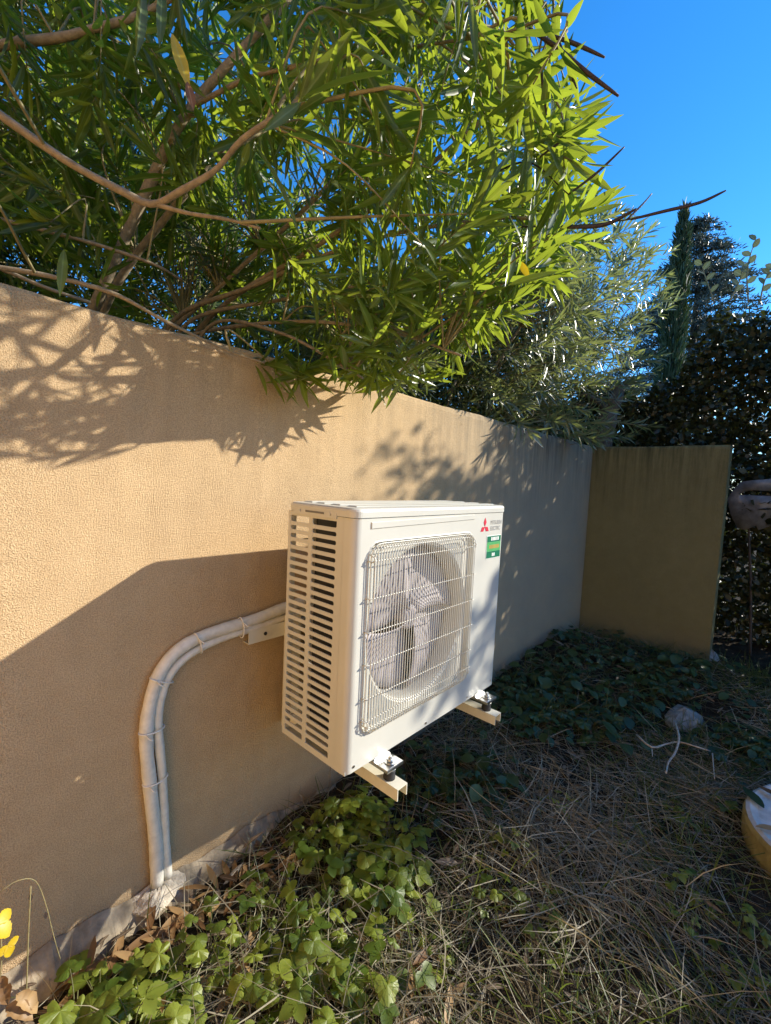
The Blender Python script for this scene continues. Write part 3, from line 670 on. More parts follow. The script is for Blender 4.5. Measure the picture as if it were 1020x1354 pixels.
near = [([(-260, 420, 1.3), (-180, 150, 1.05), (-60, 112, 0.93), (0, 152, 0.92), (90, 214, 0.93), (160, 252, 0.95), (202, 270, 0.97), (240, 252, 0.95), (285, 225, 0.93), (320, 185, 0.90), (372, 150, 0.88), (398, 134, 0.87)], 0.011, 0.0045),
        ([(205, 270, 0.97), (250, 282, 0.96), (300, 290, 0.96), (345, 302, 0.97)], 0.005, 0.003),
        ([(-160, 420, 1.5), (-110, 320, 1.1), (-50, 345, 1.02), (60, 364, 1.05), (150, 388, 1.10), (220, 425, 1.16), (300, 463, 1.30), (350, 480, 1.36)], 0.008, 0.003),
        ([(-160, 420, 1.5), (-110, 340, 1.2), (-30, 345, 1.12), (60, 380, 1.12), (120, 400, 1.18)], 0.007, 0.004),
        ([(0, 290, 1.35), (110, 318, 1.35), (200, 348, 1.4), (240, 370, 1.5)], 0.007, 0.004),
        ([(255, 140, 1.45), (340, 100, 1.35), (450, 80, 1.25), (560, 60, 1.15), (700, 40, 1.0)], 0.008, 0.003)]
for p, a, b_ in near: lm(p, a, b_)
# tips: inside the part of the crown that the photograph shows
tips = []
EDX = [-400, 0, 100, 200, 290, 340, 400, 450, 490, 520]; EDG = [740, 765, 775, 800, 812, 780, 725, 665, 615, 555]
while len(tips) < 400:
    v = random.uniform(-120, 515); u = random.uniform(-120, 800)
    if u > interp(v, EDX, EDG)-28: continue
    if u < 330 and v > 330-max(0, 120-u)*0.4: continue
    d = random.uniform(0.85, 2.5) if u > 420 else random.uniform(1.25, 3.0)
    P = atd(u, v, d)
    if P[1] > -0.06 and P[2] < 1.76: continue
    if P[1] < -0.06 and P[2] < 1.63+0.10*max(0, -P[1]-0.25): continue
    if P[2] > 3.5 or P[1] > 2.2 or P[1] < -0.98: continue
    if not keep_lit(P)[0] and random.random() < 0.9: continue
    tips.append(P)
for u, v, d in ((372, 492, 1.42), (395, 500, 1.40), (350, 482, 1.40), (430, 490, 1.45), (600, 455, 1.55), (622, 462, 1.5), (560, 500, 1.6), (585, 490, 1.6), (520, 505, 1.6), (700, 385, 1.5), (730, 360, 1.5), (690, 345, 1.45), (640, 420, 1.55), (665, 400, 1.5), (470, 480, 1.5)): tips.append(atd(u, v, d))
k = 0
while k < 170:      # deep behind the wall
    u = random.uniform(-100, 430); v = random.uniform(150, 410); P = atd(u, v, random.uniform(1.9, 4.2))
    if P[1] < 0.5 or P[1] > 3.0 or P[2] < 1.5: continue
    tips.append(P); k += 1
# out of view, so that the crown is whole
k = 0
while k < 70:
    P = A(random.uniform(-2.6, 1.3), random.uniform(-0.75, 1.9), random.uniform(1.75, 3.3)); u, v, z = proj(P)
    if z[0] > 0.1 and -140 < u[0] < 1100 and v[0] > -140: continue
    if np.linalg.norm(P-CAM) < 0.8 or not keep_lit(P)[0]: continue
    if P[0] > 0.3 and P[1] < -0.5: continue
    tips.append(P); k += 1
for x in np.linspace(-2.4, -1.3, 4):
    c = spline([A(x, 0.7, 0.02), A(x+0.05, 0.6, 1.2), A(x+0.15, 0.3, 2.0), A(x+0.3, 0.0, 2.7)], 30); mb = MB(); mb.tube(c, np.linspace(0.026, 0.008, 30), 8); mb.build('trunk', M['bark'], ol); hubs.extend(list(c[10::3]))
for x, y in ((0.1, 0.75), (0.35, 0.6)):
    c = spline([A(x, y, 0.02), A(x-0.1, y-0.05, 0.9), A(x-0.25, y-0.1, 1.6)], 20); mb = MB(); mb.tube(c, np.linspace(0.032, 0.022, 20), 8); mb.build('trunk', M['bark'], ol)
def xr_near(q):
    u, v, z = proj(q); return (z < 0.1) | (v < -60) | (u < interp(v, EDX, np.array(EDG)+38+14*np.sin(np.arange(len(EDG))*2)))
grow(ol, hubs, tips, 0.127, (7, 12), 0.0042, 0.0, M['leaf'], M['leaf_obj'], 270, xr=xr_near)
# the young shoot close to the lens and single leaves one can pick out
LV = tuft(atd(402, 130, 0.87), ray(470, 20)-ray(398, 134)+A(0.1, -0.1, 0.25), 5, 0.135, 0.018, 1.15)
for (a, b_, dd, w_) in (((398, 134), (468, 38), 0.86, 0.030), ((400, 130), (532, 76), 0.85, 0.026), ((402, 132), (486, 72), 0.92, 0.024), ((480, 165), (625, 152), 0.95, 0.03), ((400, 135), (455, 200), 0.87, 0.016), ((398, 136), (350, 172), 0.86, 0.02), ((335, 190), (412, 300), 0.88, 0.014), ((330, 190), (318, 222), 0.88, 0.016), ((620, -10), (632, 90), 0.85, 0.016), ((655, -10), (680, 130), 0.85, 0.014), ((85, 330), (80, 385), 1.0, 0.02), ((190, -20), (180, 75), 0.85, 0.024), ((215, -20), (212, 60), 0.88, 0.02)):
    p0, p1 = atd(*a, dd), atd(*b_, dd-0.03); LV.append((p0, p1-p0, unit(CAM-p0)*0.6+A(0.3, -0.3, 0.7)+rng.normal(0, 0.3, 3), np.linalg.norm(p1-p0), w_))
leaf_objects('leaf', *[np.array([l[i] for l in LV]) for i in range(5)], T_OL, M['leaf_obj'], ol)
for (a, b_, dd, w_, m_, lb) in (((228, 45), (250, 118), 0.86, 0.026, 'leaf_yellow', 'yellowed leaf hanging from a twig'), ((248, 108), (256, 146), 0.86, 0.018, 'leaf_brown', 'dry brown tip of the yellowed leaf'), ((687, 345), (700, 368), 1.3, 0.02, 'leaf_yellow', 'small yellow leaf among the green')):
    p0, p1 = atd(*a, dd), atd(*b_, dd)
    leaf_objects('leaf', p0[None], (p1-p0)[None], (unit(CAM-p0)+A(0.2, 0, 0.3))[None], A(np.linalg.norm(p1-p0)), A(w_), T_OL[:1], M[m_], ol)
for (pts, r_) in (([(700, 38, 0.95), (735, 62, 0.93), (775, 95, 0.90), (818, 127, 0.88)], 0.0048), ([(722, 45, 0.95), (760, 58, 0.93), (800, 76, 0.92)], 0.0042), ([(716, 78, 0.95), (718, 115, 0.95), (723, 152, 0.95)], 0.003),
                  ([(740, 55, 0.97), (752, 90, 0.96), (763, 117, 0.95)], 0.003), ([(714, 208, 1.1), (745, 184, 1.08), (777, 153, 1.05)], 0.003), ([(752, 257, 1.1), (790, 228, 1.08), (826, 194, 1.05)], 0.0032),
                  ([(750, 301, 1.15), (800, 297, 1.13), (842, 276, 1.1)], 0.005), ([(835, 290, 1.15), (880, 279, 1.12), (925, 268, 1.1), (960, 252, 1.08)], 0.0042)):
    c = spline([atd(*p) for p in pts], 16); s = np.linspace(0, 1, 16); mb = MB(); mb.tube(c, r_*(0.35+0.65*np.sin(np.pi*np.clip(s*0.9+0.08, 0, 1))**0.6), 7); mb.build('seed_pod', M['pod'], ol)
for pts in ([(690, 300, 1.4), (770, 298, 1.25), (835, 290, 1.15)], [(640, 60, 1.2), (690, 45, 1.0), (730, 55, 0.96)], [(830, 290, 1.15), (850, 270, 1.15), (862, 256, 1.15)], [(650, 230, 1.3), (700, 215, 1.15), (752, 257, 1.1)]): limb(ol, pts, 0.003, 0.0015, 'flower_stalk', 'pod', 14, 5)

# far, silvery oleander
of = empty('oleander_shrub', (2.9, 0.75, 0), 'dense silvery oleander behind the far end of the wall, before the conifers', 'shrub')
hb = []
for x in np.linspace(1.1, 4.0, 12):
    y = random.uniform(0.45, 0.9); c = spline([A(x, y, 0.0), A(x+random.uniform(-0.2, 0.2), y, 1.1), A(x+random.uniform(-0.3, 0.3), y-0.1, 1.9), A(x+random.uniform(-0.4, 0.4), y-random.uniform(0, 0.5), 2.6)], 26)
    mb = MB(); mb.tube(c, np.linspace(0.024, 0.007, 26), 7); mb.build('trunk', M['bark'], of); hb.extend(list(c[9::2]))
tf = []
FEX = [200, 620, 700, 760, 800, 850, 900, 925, 940]; FET = [420, 330, 280, 262, 262, 285, 315, 345, 400]
while len(tf) < 880:
    u = random.uniform(250, 935); v = random.uniform(250, 585); X_ = random.uniform(1.7, 4.3) if u > 560 else random.uniform(0.7, 2.6)
    if v < interp(u, FEX, FET)+8 or (u > 870 and v > 440-(u-870)*0.5): continue
    P = onX(u, v, X_)
    if P[1] > 1.7 or P[2] < 1.55 or P[2] > 3.6: continue
    if P[1] < -0.06 and (P[2] < 1.62 or P[1] < -0.38): continue
    if -0.06 <= P[1] < 0.22 and P[2] < 1.72: continue
    if not keep_lit(P)[0]: continue
    tf.append(P)
def xr_far(q):
    u, v, z = proj(q); return v > interp(u, FEX, FET)-10
grow(of, hb, tf, 0.112, (6, 10), 0.004, 0.05, M['leaf_far'], M['leaf_far_obj'], 290, xr=xr_far)

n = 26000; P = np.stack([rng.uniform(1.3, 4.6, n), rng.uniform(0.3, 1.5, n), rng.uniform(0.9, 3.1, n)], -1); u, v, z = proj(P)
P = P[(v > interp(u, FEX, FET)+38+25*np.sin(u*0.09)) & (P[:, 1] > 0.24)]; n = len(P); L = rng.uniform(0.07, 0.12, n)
leaf_cloud('inner_foliage', P, unit(rng.normal(0, 1, (n, 3))+A(-0.2, -0.4, 0.5)), rng.normal(0, 1, (n, 3)), L, L*0.16, T_OL[1:3], M['leaf_shaded'], of)  # darker colour paints the shade inside the crown
# tall screen of dark shrub well behind the wall
ts = empty('tall_shrub', (0.2, 2.5, 0), 'tall dense dark shrub standing in shade behind the big oleander', 'shrub')
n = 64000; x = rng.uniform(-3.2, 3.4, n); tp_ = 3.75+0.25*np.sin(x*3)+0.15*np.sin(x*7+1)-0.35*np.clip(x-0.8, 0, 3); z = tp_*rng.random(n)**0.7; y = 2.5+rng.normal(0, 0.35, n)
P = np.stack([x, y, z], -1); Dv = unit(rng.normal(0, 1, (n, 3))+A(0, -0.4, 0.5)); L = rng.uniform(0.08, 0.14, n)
leaf_cloud('foliage', P, Dv, rng.normal(0, 1, (n, 3))+A(0, -0.6, 0.3), L, L*0.16, T_OL[1:3], M['leaf_shaded'], ts)
for xx_ in np.arange(-2.9, 3.2, 0.5):
    c = spline([A(xx_, 2.5, 0), A(xx_+random.uniform(-0.2, 0.2), 2.4, 1.5), A(xx_+random.uniform(-0.4, 0.4), 2.4+random.uniform(-0.2, 0.2), 2.9)], 16); mb = MB(); mb.tube(c, np.linspace(0.03, 0.008, 16), 7); mb.build('trunk', M['bark'], ts)

# leaning stump above the corner
st_ = empty('tree_stump', (3.75, 0.12, 0), 'leaning grey cut trunk rising above the corner of the two walls', 'stump')
c = spline([A(3.72, 0.16, 0.0), A(3.72, 0.14, 1.0), onX(795, 585, 3.7), onX(806, 545, 3.7), onX(822, 510, 3.68)], 30); s = np.linspace(0, 1, 30)
mb = MB(); mb.tube(c, (0.12-0.075*s**2)*(1+0.07*np.sin(s*31)), 12); mb.build('trunk', M['stump'], st_)
for q in ([onX(806, 545, 3.7), onX(790, 530, 3.6), onX(770, 520, 3.5)], [onX(822, 512, 3.68), onX(832, 503, 3.65)]): mb = MB(); mb.tube(spline(q, 8), np.linspace(0.04, 0.02, 8), 8); mb.build('branch_stub', M['stump'], st_)

# hedge past the far wall
HYS = [-6, -3.7, -3.35, -3.2, -2.9, -2.5, -2.2, -1.8, -1.2, -0.8, -0.4, 1.8]; HZS = [2.40, 2.36, 2.36, 2.45, 2.6, 2.85, 3.15, 3.25, 2.98, 2.85, 2.35, 2.3]
he = empty('hedge', (4.55, -1.8, 0), 'tall dark leafy hedge behind the short mossy wall', 'hedge')
nh = 115000; y = rng.uniform(-5.8, 1.6, nh); top = np.interp(y, HYS, HZS)+0.10*np.sin(y*7)+0.06*np.sin(y*17+1)
q = rng.random(nh)**0.9; z = q*top; xx = np.where(rng.random(nh) < 0.5, 4.12+np.abs(rng.normal(0, 0.16, nh)), rng.uniform(4.1, 5.0, nh)); xx += 0.10*np.sin(y*3.1+z*2.3)+0.07*np.sin(z*6.2-y*2)
cl_ = np.sin(xx*9+y*7.3)*np.sin(y*8.1+z*6.7)*np.sin(z*9.7+1)
P = np.stack([xx, y, z], -1)[(cl_ > -0.62)]
P = P[~((P[:, 0] < 3.7))]
for k in range(48):      # loose shoots standing out of the top
    y0_ = random.uniform(-3.27, -2.4); z0_ = np.interp(y0_, HYS, HZS)+random.uniform(0.0, 0.68); P = np.vstack([P, A(4.5+random.uniform(-0.3, 0.3), y0_, z0_)+rng.normal(0, 1, (26, 3))*A(0.09, 0.05, 0.09)])
Dv = unit(rng.normal(0, 1, P.shape)+A(-0.5, 0, 0.35)); Nv = rng.normal(0, 1, P.shape)+A(-0.4, 0, 0.7); L = rng.uniform(0.045, 0.072, len(P))
leaf_cloud('foliage', P, Dv, Nv, L, L*0.62, [T_RND], M['hedge'], he)
for yy in np.arange(-5.4, 1.4, 0.45):
    c = spline([A(4.5+random.uniform(-0.15, 0.15), yy, 0), A(4.5+random.uniform(-0.2, 0.2), yy+random.uniform(-0.15, 0.15), 1.1), A(4.5+random.uniform(-0.25, 0.25), yy+random.uniform(-0.3, 0.3), 2.3)], 16); mb = MB(); mb.tube(c, np.linspace(0.03, 0.008, 16), 7); mb.build('trunk', M['darkbark'], he)
c = spline([onX(992, 870, 4.0), onX(993, 780, 4.02), onX(990, 690, 4.08)], 12); mb = MB(); mb.tube(c, np.linspace(0.012, 0.008, 12), 7); mb.build('trunk', M['darkbark'], he)
T_SIL = template([(0, 0.05), (0.25, 0.42), (0.55, 0.5), (0.82, 0.34), (1, 0.05)], 0.2, 0.05)
for pts in ([(990, 400), (988, 365), (992, 340), (999, 318)], [(1005, 400), (1012, 370), (1024, 355)], [(945, 400), (935, 372), (928, 350)], [(965, 398), (978, 372), (984, 352)]):
    c = spline([onX(a, b_, 4.1) for a, b_ in pts], 14); mb = MB(); mb.tube(c, np.linspace(0.007, 0.003, 14), 5); mb.build('sprig', M['twig'], he)
    PP = []; DD = []
    for k in range(3, 14, 2):
        s = 1 if k % 4 == 1 else -1; PP.append(c[k]); DD.append(A(-0.2*random.random(), s*0.7+random.uniform(-0.3, 0.3), 0.75))
    PP = np.array(PP); DD = np.array(DD); n = len(PP); leaf_objects('leaf', PP, DD, np.tile(A(-0.9, -0.2, 0.35), (n, 1))+rng.normal(0, 0.3, (n, 3)), np.full(n, 0.075), np.full(n, 0.05), [T_SIL], M['silver'], he)

# conifers far behind
def needle_cloud(parent, P, Dv, L, W, m): leaf_cloud('crown', P, Dv, rng.normal(0, 1, P.shape)+A(0, 0, 0.5), L, W, [T_RND], m, parent)
b0 = onX(905, 282, 10.0); cy = empty('cypress_tree', (b0[0], b0[1], 0), 'narrow dark cypress tip standing behind the silvery oleander', 'tree')
n = 9000; h = b0[2]; t = rng.random(n)**0.75; zz = h*(1-t)+0.1; rad = 0.03+0.21*np.clip(t*3.2, 0, 1)**0.8; a = rng.random(n)*6.283; rr3 = rad*np.sqrt(rng.random(n))
P = np.stack([b0[0]+rr3*np.cos(a), b0[1]+rr3*np.sin(a), zz], -1); needle_cloud(cy, P, unit(np.stack([np.cos(a)*0.35, np.sin(a)*0.35, np.full(n, 1.0)], -1)+rng.normal(0, 0.15, (n, 3))), rng.uniform(0.1, 0.22, n), rng.uniform(0.02, 0.04, n), M['cypress'])
mb = MB(); mb.tube([(b0[0], b0[1], 0), (b0[0], b0[1], h*0.9)], [0.1, 0.02], 8); mb.build('trunk', M['darkbark'], cy)
b1 = onX(932, 284, 15.0); ce = empty('cedar_tree', (b1[0], b1[1], 0), 'blue green cedar with tiered drooping branches behind the hedge', 'tree')
mb = MB(); mb.tube([(b1[0], b1[1], 0), (b1[0], b1[1], b1[2]*0.6), (b1[0], b1[1], b1[2])], [0.22, 0.1, 0.015], 8); mb.build('trunk', M['darkbark'], ce)
PP = []; DD = []; bb = []
for zz in np.arange(1.5, b1[2]-0.05, 0.22):
    R_ = 0.15+(b1[2]-zz)*0.72
    for k in range(7):
        a = random.random()*6.283; Rb = min(R_, 3.4)*random.uniform(0.55, 1.05)
        e = A(b1[0]+Rb*math.cos(a), b1[1]+Rb*math.sin(a), zz-0.1*Rb); c = spline([A(b1[0], b1[1], zz), (A(b1[0], b1[1], zz)+e)/2+A(0, 0, 0.09*Rb), e], 8); bb.append(tube(c, np.linspace(0.03, 0.006, 8), 4))
        m_ = int(40+100*Rb); tt = rng.random(m_)**0.7; idx = np.clip((tt*7).astype(int), 0, 6); base = c[idx]+(c[idx+1]-c[idx])*(tt*7-idx)[:, None]
        PP.append(base+rng.normal(0, 1, (m_, 3))*A(0.11, 0.11, 0.03)); d = rng.normal(0, 0.6, (m_, 3))+(e-c[0])/max(Rb, 0.2)*0.8+A(0, 0, 0.25); DD.append(unit(d))
PP = np.vstack(PP); DD = np.vstack(DD); needle_cloud(ce, PP, DD, rng.uniform(0.08, 0.17, len(PP)), rng.uniform(0.018, 0.04, len(PP)), M['cedar'])
V, F = merge(bb); tag(link('branches', np_mesh('branches', V-ORG[ce], F, M['darkbark']), ce), kind='stuff')

# ------------------------------------------------------------------ plastic panel caught in the hedge
def panel():
    root = empty('plastic_panel', tuple(onX(1000, 700, 3.96)), 'weathered grey plastic panel with a long slot, caught in the dark hedge', 'plastic panel')
    pix = lambda u, v, d=0.0: onX(u, v, 3.95+d)
    outer = [(962, 660), (968, 650), (980, 637), (995, 635), (1010, 634), (1030, 632), (1052, 640), (1060, 662), (1055, 690), (1035, 690), (1015, 697), (1003, 701), (1000, 695), (985, 701), (975, 698), (966, 680)]
    inner = [(977, 653.5), (981, 652), (988, 649.5), (995, 648.5), (1002, 648.5), (1010, 649), (1022, 649), (1030, 651), (1032, 654), (1028, 656), (1020, 656), (1010, 655.5), (1005, 655.5), (997, 655), (988, 654.5), (980, 654.5)]
    mb = MB(); mid1 = [((a*0.35+c*0.65), (b_*0.35+d*0.65)) for (a, b_), (c, d) in zip(outer, inner)]
    f = lambda u, v: 0.10*math.sin((v-634)/70*2.2)+0.02*math.sin(u*0.13)
    rings = [[pix(u, v, f(u, v)+0.03) for u, v in outer], [pix(u, v, f(u, v)) for u, v in outer], [pix(u, v, f(u, v)-0.006) for u, v in mid1], [pix(u, v, f(u, v)-0.01) for u, v in inner], [pix(u, v, f(u, v)+0.03) for u, v in inner]]
    rings.append([pix(u, v, f(u, v)+0.035) for u, v in mid1]); rings.append(rings[0])
    mb.loft(rings, True, smooth=True); mb.build('moulded_sheet', M['grey_plastic'], root)
panel()

# ------------------------------------------------------------------ round stone slab, stone, dry branch
sl = empty('stone_slab', (1.46, -1.69, 0), 'thick round pale stone slab with yellow lichen on its rim, lying in grass', 'stone slab')
n = 48; tt = [i*2*math.pi/n for i in range(n)]; cx_, cy_, r0 = 1.43, -1.70, 0.42
rings = []
for rr4, z in ((0.97, -0.03), (1.0, 0.02), (1.0, 0.085), (0.985, 0.102)): rings.append([(cx_+r0*rr4*math.cos(a)*(1+0.012*math.sin(5*a)), cy_+r0*rr4*math.sin(a)*(1+0.015*math.sin(4*a+1)), z+0.003*math.sin(9*a)) for a in tt])
mb = MB(); mb.loft(rings, True, True, False); mb.build('rim', M['slab_side'], sl)
rings = []
for rr4, z in ((0.984, 0.1025), (0.955, 0.110), (0.90, 0.104), (0.5, 0.100), (0.03, 0.098)): rings.append([(cx_+r0*rr4*math.cos(a)*(1+0.012*math.sin(5*a)), cy_+r0*rr4*math.sin(a)*(1+0.015*math.sin(4*a+1)), z+0.003*math.sin(9*a)) for a in tt])
mb = MB(); mb.loft(rings, True, False, True); mb.build('top', M['slab_top'], sl)
def rock(name, px, py, sx, sy, sz, label):
    p = onZ(px, py, 0.02); root = empty(name, (p[0], p[1], float(gz(p[0], p[1]))), label, 'stone'); r_ = np.random.default_rng(int(px)); mb = MB(); rings = []
    for i in range(6):
        q = i/5; k = [1, 1.02, 0.95, 0.78, 0.5, 0.1][i]; rings.append([(p[0]+sx*k*math.cos(a)*(1+0.12*math.sin(3*a+px)+0.06*math.sin(5*a)), p[1]+sy*k*math.sin(a)*(1+0.1*math.cos(2*a+1)), -0.02+sz*q+r_.normal(0, sz*0.06)) for a in tt[::3]])
    mb.loft(rings, True, True, True); mb.build('body', M['stone'], root)
rock('flat_stone', 905, 945, 0.15, 0.09, 0.075, 'flat pale stone lying among weeds with a dry branch beside it')
rock('small_stone', 832, 872, 0.04, 0.04, 0.05, 'small pale stone at the foot of the wall corner') if False else None
rock('corner_stone', 940, 868, 0.07, 0.06, 0.09, 'small rounded stone at the outer foot of the short mossy wall')
db = empty('dry_branch', tuple(onZ(895, 985, 0.02)), 'pale bare forked dry branch lying on weeds by a flat stone', 'branch')
for pts, r_ in (([(893, 956), (898, 975), (893, 995), (884, 1008), (881, 1022)], 0.006), ([(842, 972), (862, 988), (880, 984), (898, 981), (920, 987), (942, 994)], 0.005), ([(862, 988), (863, 1000)], 0.003), ([(942, 994), (945, 1030)], 0.003)):
    c = spline([onZ(a, b_, 0.085+0.015*math.sin(i*2)) for i, (a, b_) in enumerate(pts)], 16); mb = MB(); mb.tube(c, np.linspace(r_, r_*0.6, 16), 6); mb.build('stick', M['straw'] if False else M['mortar'], db)

# ------------------------------------------------------------------ straw, grass, dead leaves
def blades(name, n, box_, Lr, Wr, pitch, m, label, cat, dens=None, z0=0.0, bend=0.5):
    x = rng.uniform(box_[0], box_[1], n); y = rng.uniform(box_[2], box_[3], n)
    if dens is not None: s = rng.random(n) < dens(x, y); x, y = x[s], y[s]
    n = len(x); az = rng.random(n)*6.283+0.0; pt = np.abs(rng.normal(pitch[0], pitch[1], n)); L = rng.uniform(*Lr, n); W = rng.uniform(*Wr, n)
    b0 = np.stack([x, y, gz(x, y)+z0*rng.random(n)], -1); d0 = np.stack([np.cos(az)*np.cos(pt), np.sin(az)*np.cos(pt), np.sin(pt)], -1); side = np.stack([-np.sin(az), np.cos(az), np.zeros(n)], -1)
    tw = rng.normal(0, 0.9, n)[:, None]; S = unit(side*np.cos(tw)+np.cross(d0, side)*np.sin(tw)); cv = side*rng.normal(0, bend*0.5, n)[:, None]+A(0, 0, -1)*np.abs(rng.normal(0, bend*0.6, n))[:, None]
    rows = []
    for s, h in ((0, 0.8), (0.35, 1), (0.7, 0.8), (1, 0.15)):
        c = b0+d0*(L*s)[:, None]+cv*(L*s*s*0.6)[:, None]; c[:, 2] = np.maximum(c[:, 2], gz(c[:, 0], c[:, 1])+0.004); c[:, 1] = np.minimum(c[:, 1], -0.006); rows += [c+S*(W*h/2)[:, None], c-S*(W*h/2)[:, None]]
    V = np.stack(rows, 1); F = np.array([(0, 1, 3, 2), (2, 3, 5, 4), (4, 5, 7, 6)]); FF = F[None]+np.arange(n)[:, None, None]*8
    o_ = link(name, np_mesh(name, V.reshape(-1, 3), FF.reshape(-1, 4), m, np.repeat(rng.random(n), 8))); return tag(o_, label, cat, kind='stuff')
off_slab = lambda x, y: (np.hypot(x-cx_, y-cy_) > r0+0.03).astype(float)
clump = lambda x, y: np.clip(0.5+0.6*np.sin(x*4.3+y*2.1)*np.sin(y*5.1-x*1.7+1), 0.08, 1)
blades('dry_grass', 46000, (-0.7, 3.3, -2.3, -0.05), (0.08, 0.30), (0.0014, 0.0034), (0.10, 0.26), M['straw'], 'tangled dry straw lying over the soil', 'dry grass', lambda x, y: off_slab(x, y)*clump(x, y)*np.where(x > 1.75, np.where(y > -0.95, 0.12, 0.4), 1)*np.where(y > -0.35, 0.55, 1), 0.05, 0.8)
blades('green_grass', 24000, (-0.6, 3.4, -2.3, -0.05), (0.06, 0.22), (0.002, 0.004), (0.75, 0.35), M['grass'], 'thin green grass growing through the straw', 'grass', lambda x, y: off_slab(x, y)*np.clip(0.55+0.6*np.sin(x*3.1-y*4+2)*np.sin(y*3.3+x), 0.05, 1)*np.where(y < -0.9, 1, 0.45), 0.0, 0.7)
n = 1700; x = rng.uniform(-0.8, 3.4, n); y = -np.abs(rng.normal(0.02, 0.8, n)); y = np.where(y < -2.3, -1, y); y = np.minimum(y, -0.05)
az = rng.random(n)*6.283; P = np.stack([x, y, gz(x, y)+0.008+0.03*rng.random(n)], -1); Dv = np.stack([np.cos(az), np.sin(az), rng.normal(0, 0.22, n)], -1); L = rng.uniform(0.03, 0.085, n)
tipy = P[:, 1]+unit(Dv)[:, 1]*L; s = tipy < -0.012; P, Dv, L = P[s], Dv[s], L[s]; tp = P+unit(Dv)*L[:, None]; Dv[:, 2] += np.maximum(0, gz(tp[:, 0], tp[:, 1])+0.008-tp[:, 2])/L
lr = empty('leaf_litter', (0, 0, 0), 'brown dead leaves scattered thickly over the soil', 'leaf litter'); lr['kind'] = 'stuff'
ORG[lr] = A(0, 0, 0); me_o = leaf_cloud('leaf_litter', P, Dv, rng.normal(0, 0.4, P.shape)+A(0, 0, 1), L, L*rng.uniform(0.14, 0.3, len(L)), T_OL, M['litter'], lr)
me_o.parent = None; bpy.data.objects.remove(lr); tag(me_o, 'brown dead leaves scattered thickly over the soil', 'leaf litter', kind='stuff')
for x_, y_, a_, L_, m_, lb in ((1.40, -1.335, 0.6, 0.12, 'ivy', 'green oval leaf lying on the rim of the stone slab'), (1.30, -1.38, 2.2, 0.08, 'litter_obj', 'dry brown leaf on the stone slab beside the green leaf'), (1.52, -1.39, 1.2, 0.09, 'litter_obj', 'curled dry leaf on the stone slab behind the green leaf')):
    o_ = link('fallen_leaf', np_mesh('fallen_leaf', T_OL[1][0]*A(1, 0.36, 1), T_OL[1][1], M[m_]), None, (x_, y_, 0.119)); o_.rotation_euler = (0, -0.05, a_); o_.scale = (L_, L_, L_); tag(o_, lb, 'leaf')
# larger fallen leaves that can be told apart
ms = [np_mesh('fallen_leaf', T[0]*A(1, 0.22, 1), T[1], M['litter_obj']) for T in T_OL]
cnt = 0
while cnt < 130:
    u, v = random.uniform(40, 620), random.uniform(1120, 1353)
    p = onZ(u, v, 0.03)
    if p[1] > -0.085 or (p[1] < -0.22 and random.random() < 0.72) or (u > 420 and random.random() < 0.6): continue
    o_ = link('fallen_leaf', ms[cnt % 4], None, (p[0], p[1], float(gz(p[0], p[1]))+0.03)); o_.rotation_euler = (random.uniform(-0.5, 0.5), random.uniform(-0.25, 0.1), random.random()*6.28); s = random.uniform(0.055, 0.105); o_.scale = (s, s, s)
    tag(o_, 'narrow tan fallen leaf lying among creepers below the wall', 'leaf', 'fallen leaves among the creepers'); cnt += 1

# ------------------------------------------------------------------ creepers
def leaflet(V, F, base, d, L, W, curl=0.15, cup=0.25):
    d = unit(d); s_ = unit(np.cross(A(0, 0, 1), d)); n_ = np.cross(d, s_); o_ = len(V)
    rows = [(0, 0.06), (0.12, 0.55), (0.22, 0.66), (0.27, 0.86), (0.42, 0.86), (0.47, 1.0), (0.60, 0.86), (0.64, 0.92), (0.78, 0.60), (0.82, 0.62), (1.0, 0.03)]
    for s, h in rows:
        for k in (1, 0, -1): V.append(base+d*(s*L)+s_*(k*h*W/2)+n_*(cup*abs(k)*h*W/2-curl*L*s*s))
    for i in range(len(rows)-1):
        for j in range(2): F.append((o_+i*3+j, o_+(i+1)*3+j, o_+(i+1)*3+j+1, o_+i*3+j+1))
def trifoliate(m, L=1.0):
    V = []; F = []
    for a, l in ((0, 1.0), (80, 0.85), (-80, 0.85)): leaflet(V, F, A(0.0, 0, 0), A(math.cos(R(a)), math.sin(R(a)), 0.08), L*l*0.62, L*l*0.50, 0.18)
    return np_mesh('leaf', np.array(V), np.array(F), m)
def vine_leaf(m, seed=0, lobes=5):
    r_ = np.random.default_rng(seed); V = [A(0, 0, 0)]; F = []; n = 40
    for ring in (0.5, 1.0):
        for i in range(n):
            a = -math.pi+i*2*math.pi/n; lob = 0.62+0.30*abs(math.cos(a*lobes/2))**0.7+0.08*math.cos(a); tooth = 0.03*math.sin(a*19) if ring == 1 else 0
            notch = 1-0.75*math.exp(-((abs(a)-math.pi)/0.28)**2); rad = ring*(lob+tooth)*(notch if ring == 1 else 0.5+0.5*notch)*0.5
            V.append(A(rad*math.cos(a)+0.12, rad*math.sin(a), 0.07*ring*math.cos(a*lobes)*0.5-0.10*ring*ring+r_.normal(0, 0.004)))
    V[0] = A(0.12, 0, 0.01)
    me = bpy.data.meshes.new('leaf'); F = [(0, 1+i, 1+(i+1) % n) for i in range(n)]+[(1+i, 1+n+i, 1+n+(i+1) % n, 1+(i+1) % n) for i in range(n)]
    me.from_pydata([tuple(p) for p in V], [], F); me.materials.append(m); return me
def heart_leaf(m):
    V = []; F = []; leaflet(V, F, A(0, 0, 0), A(1, 0, 0.05), 0.95, 0.78, 0.2, 0.2); return np_mesh('leaf', np.array(V), np.array(F), m)
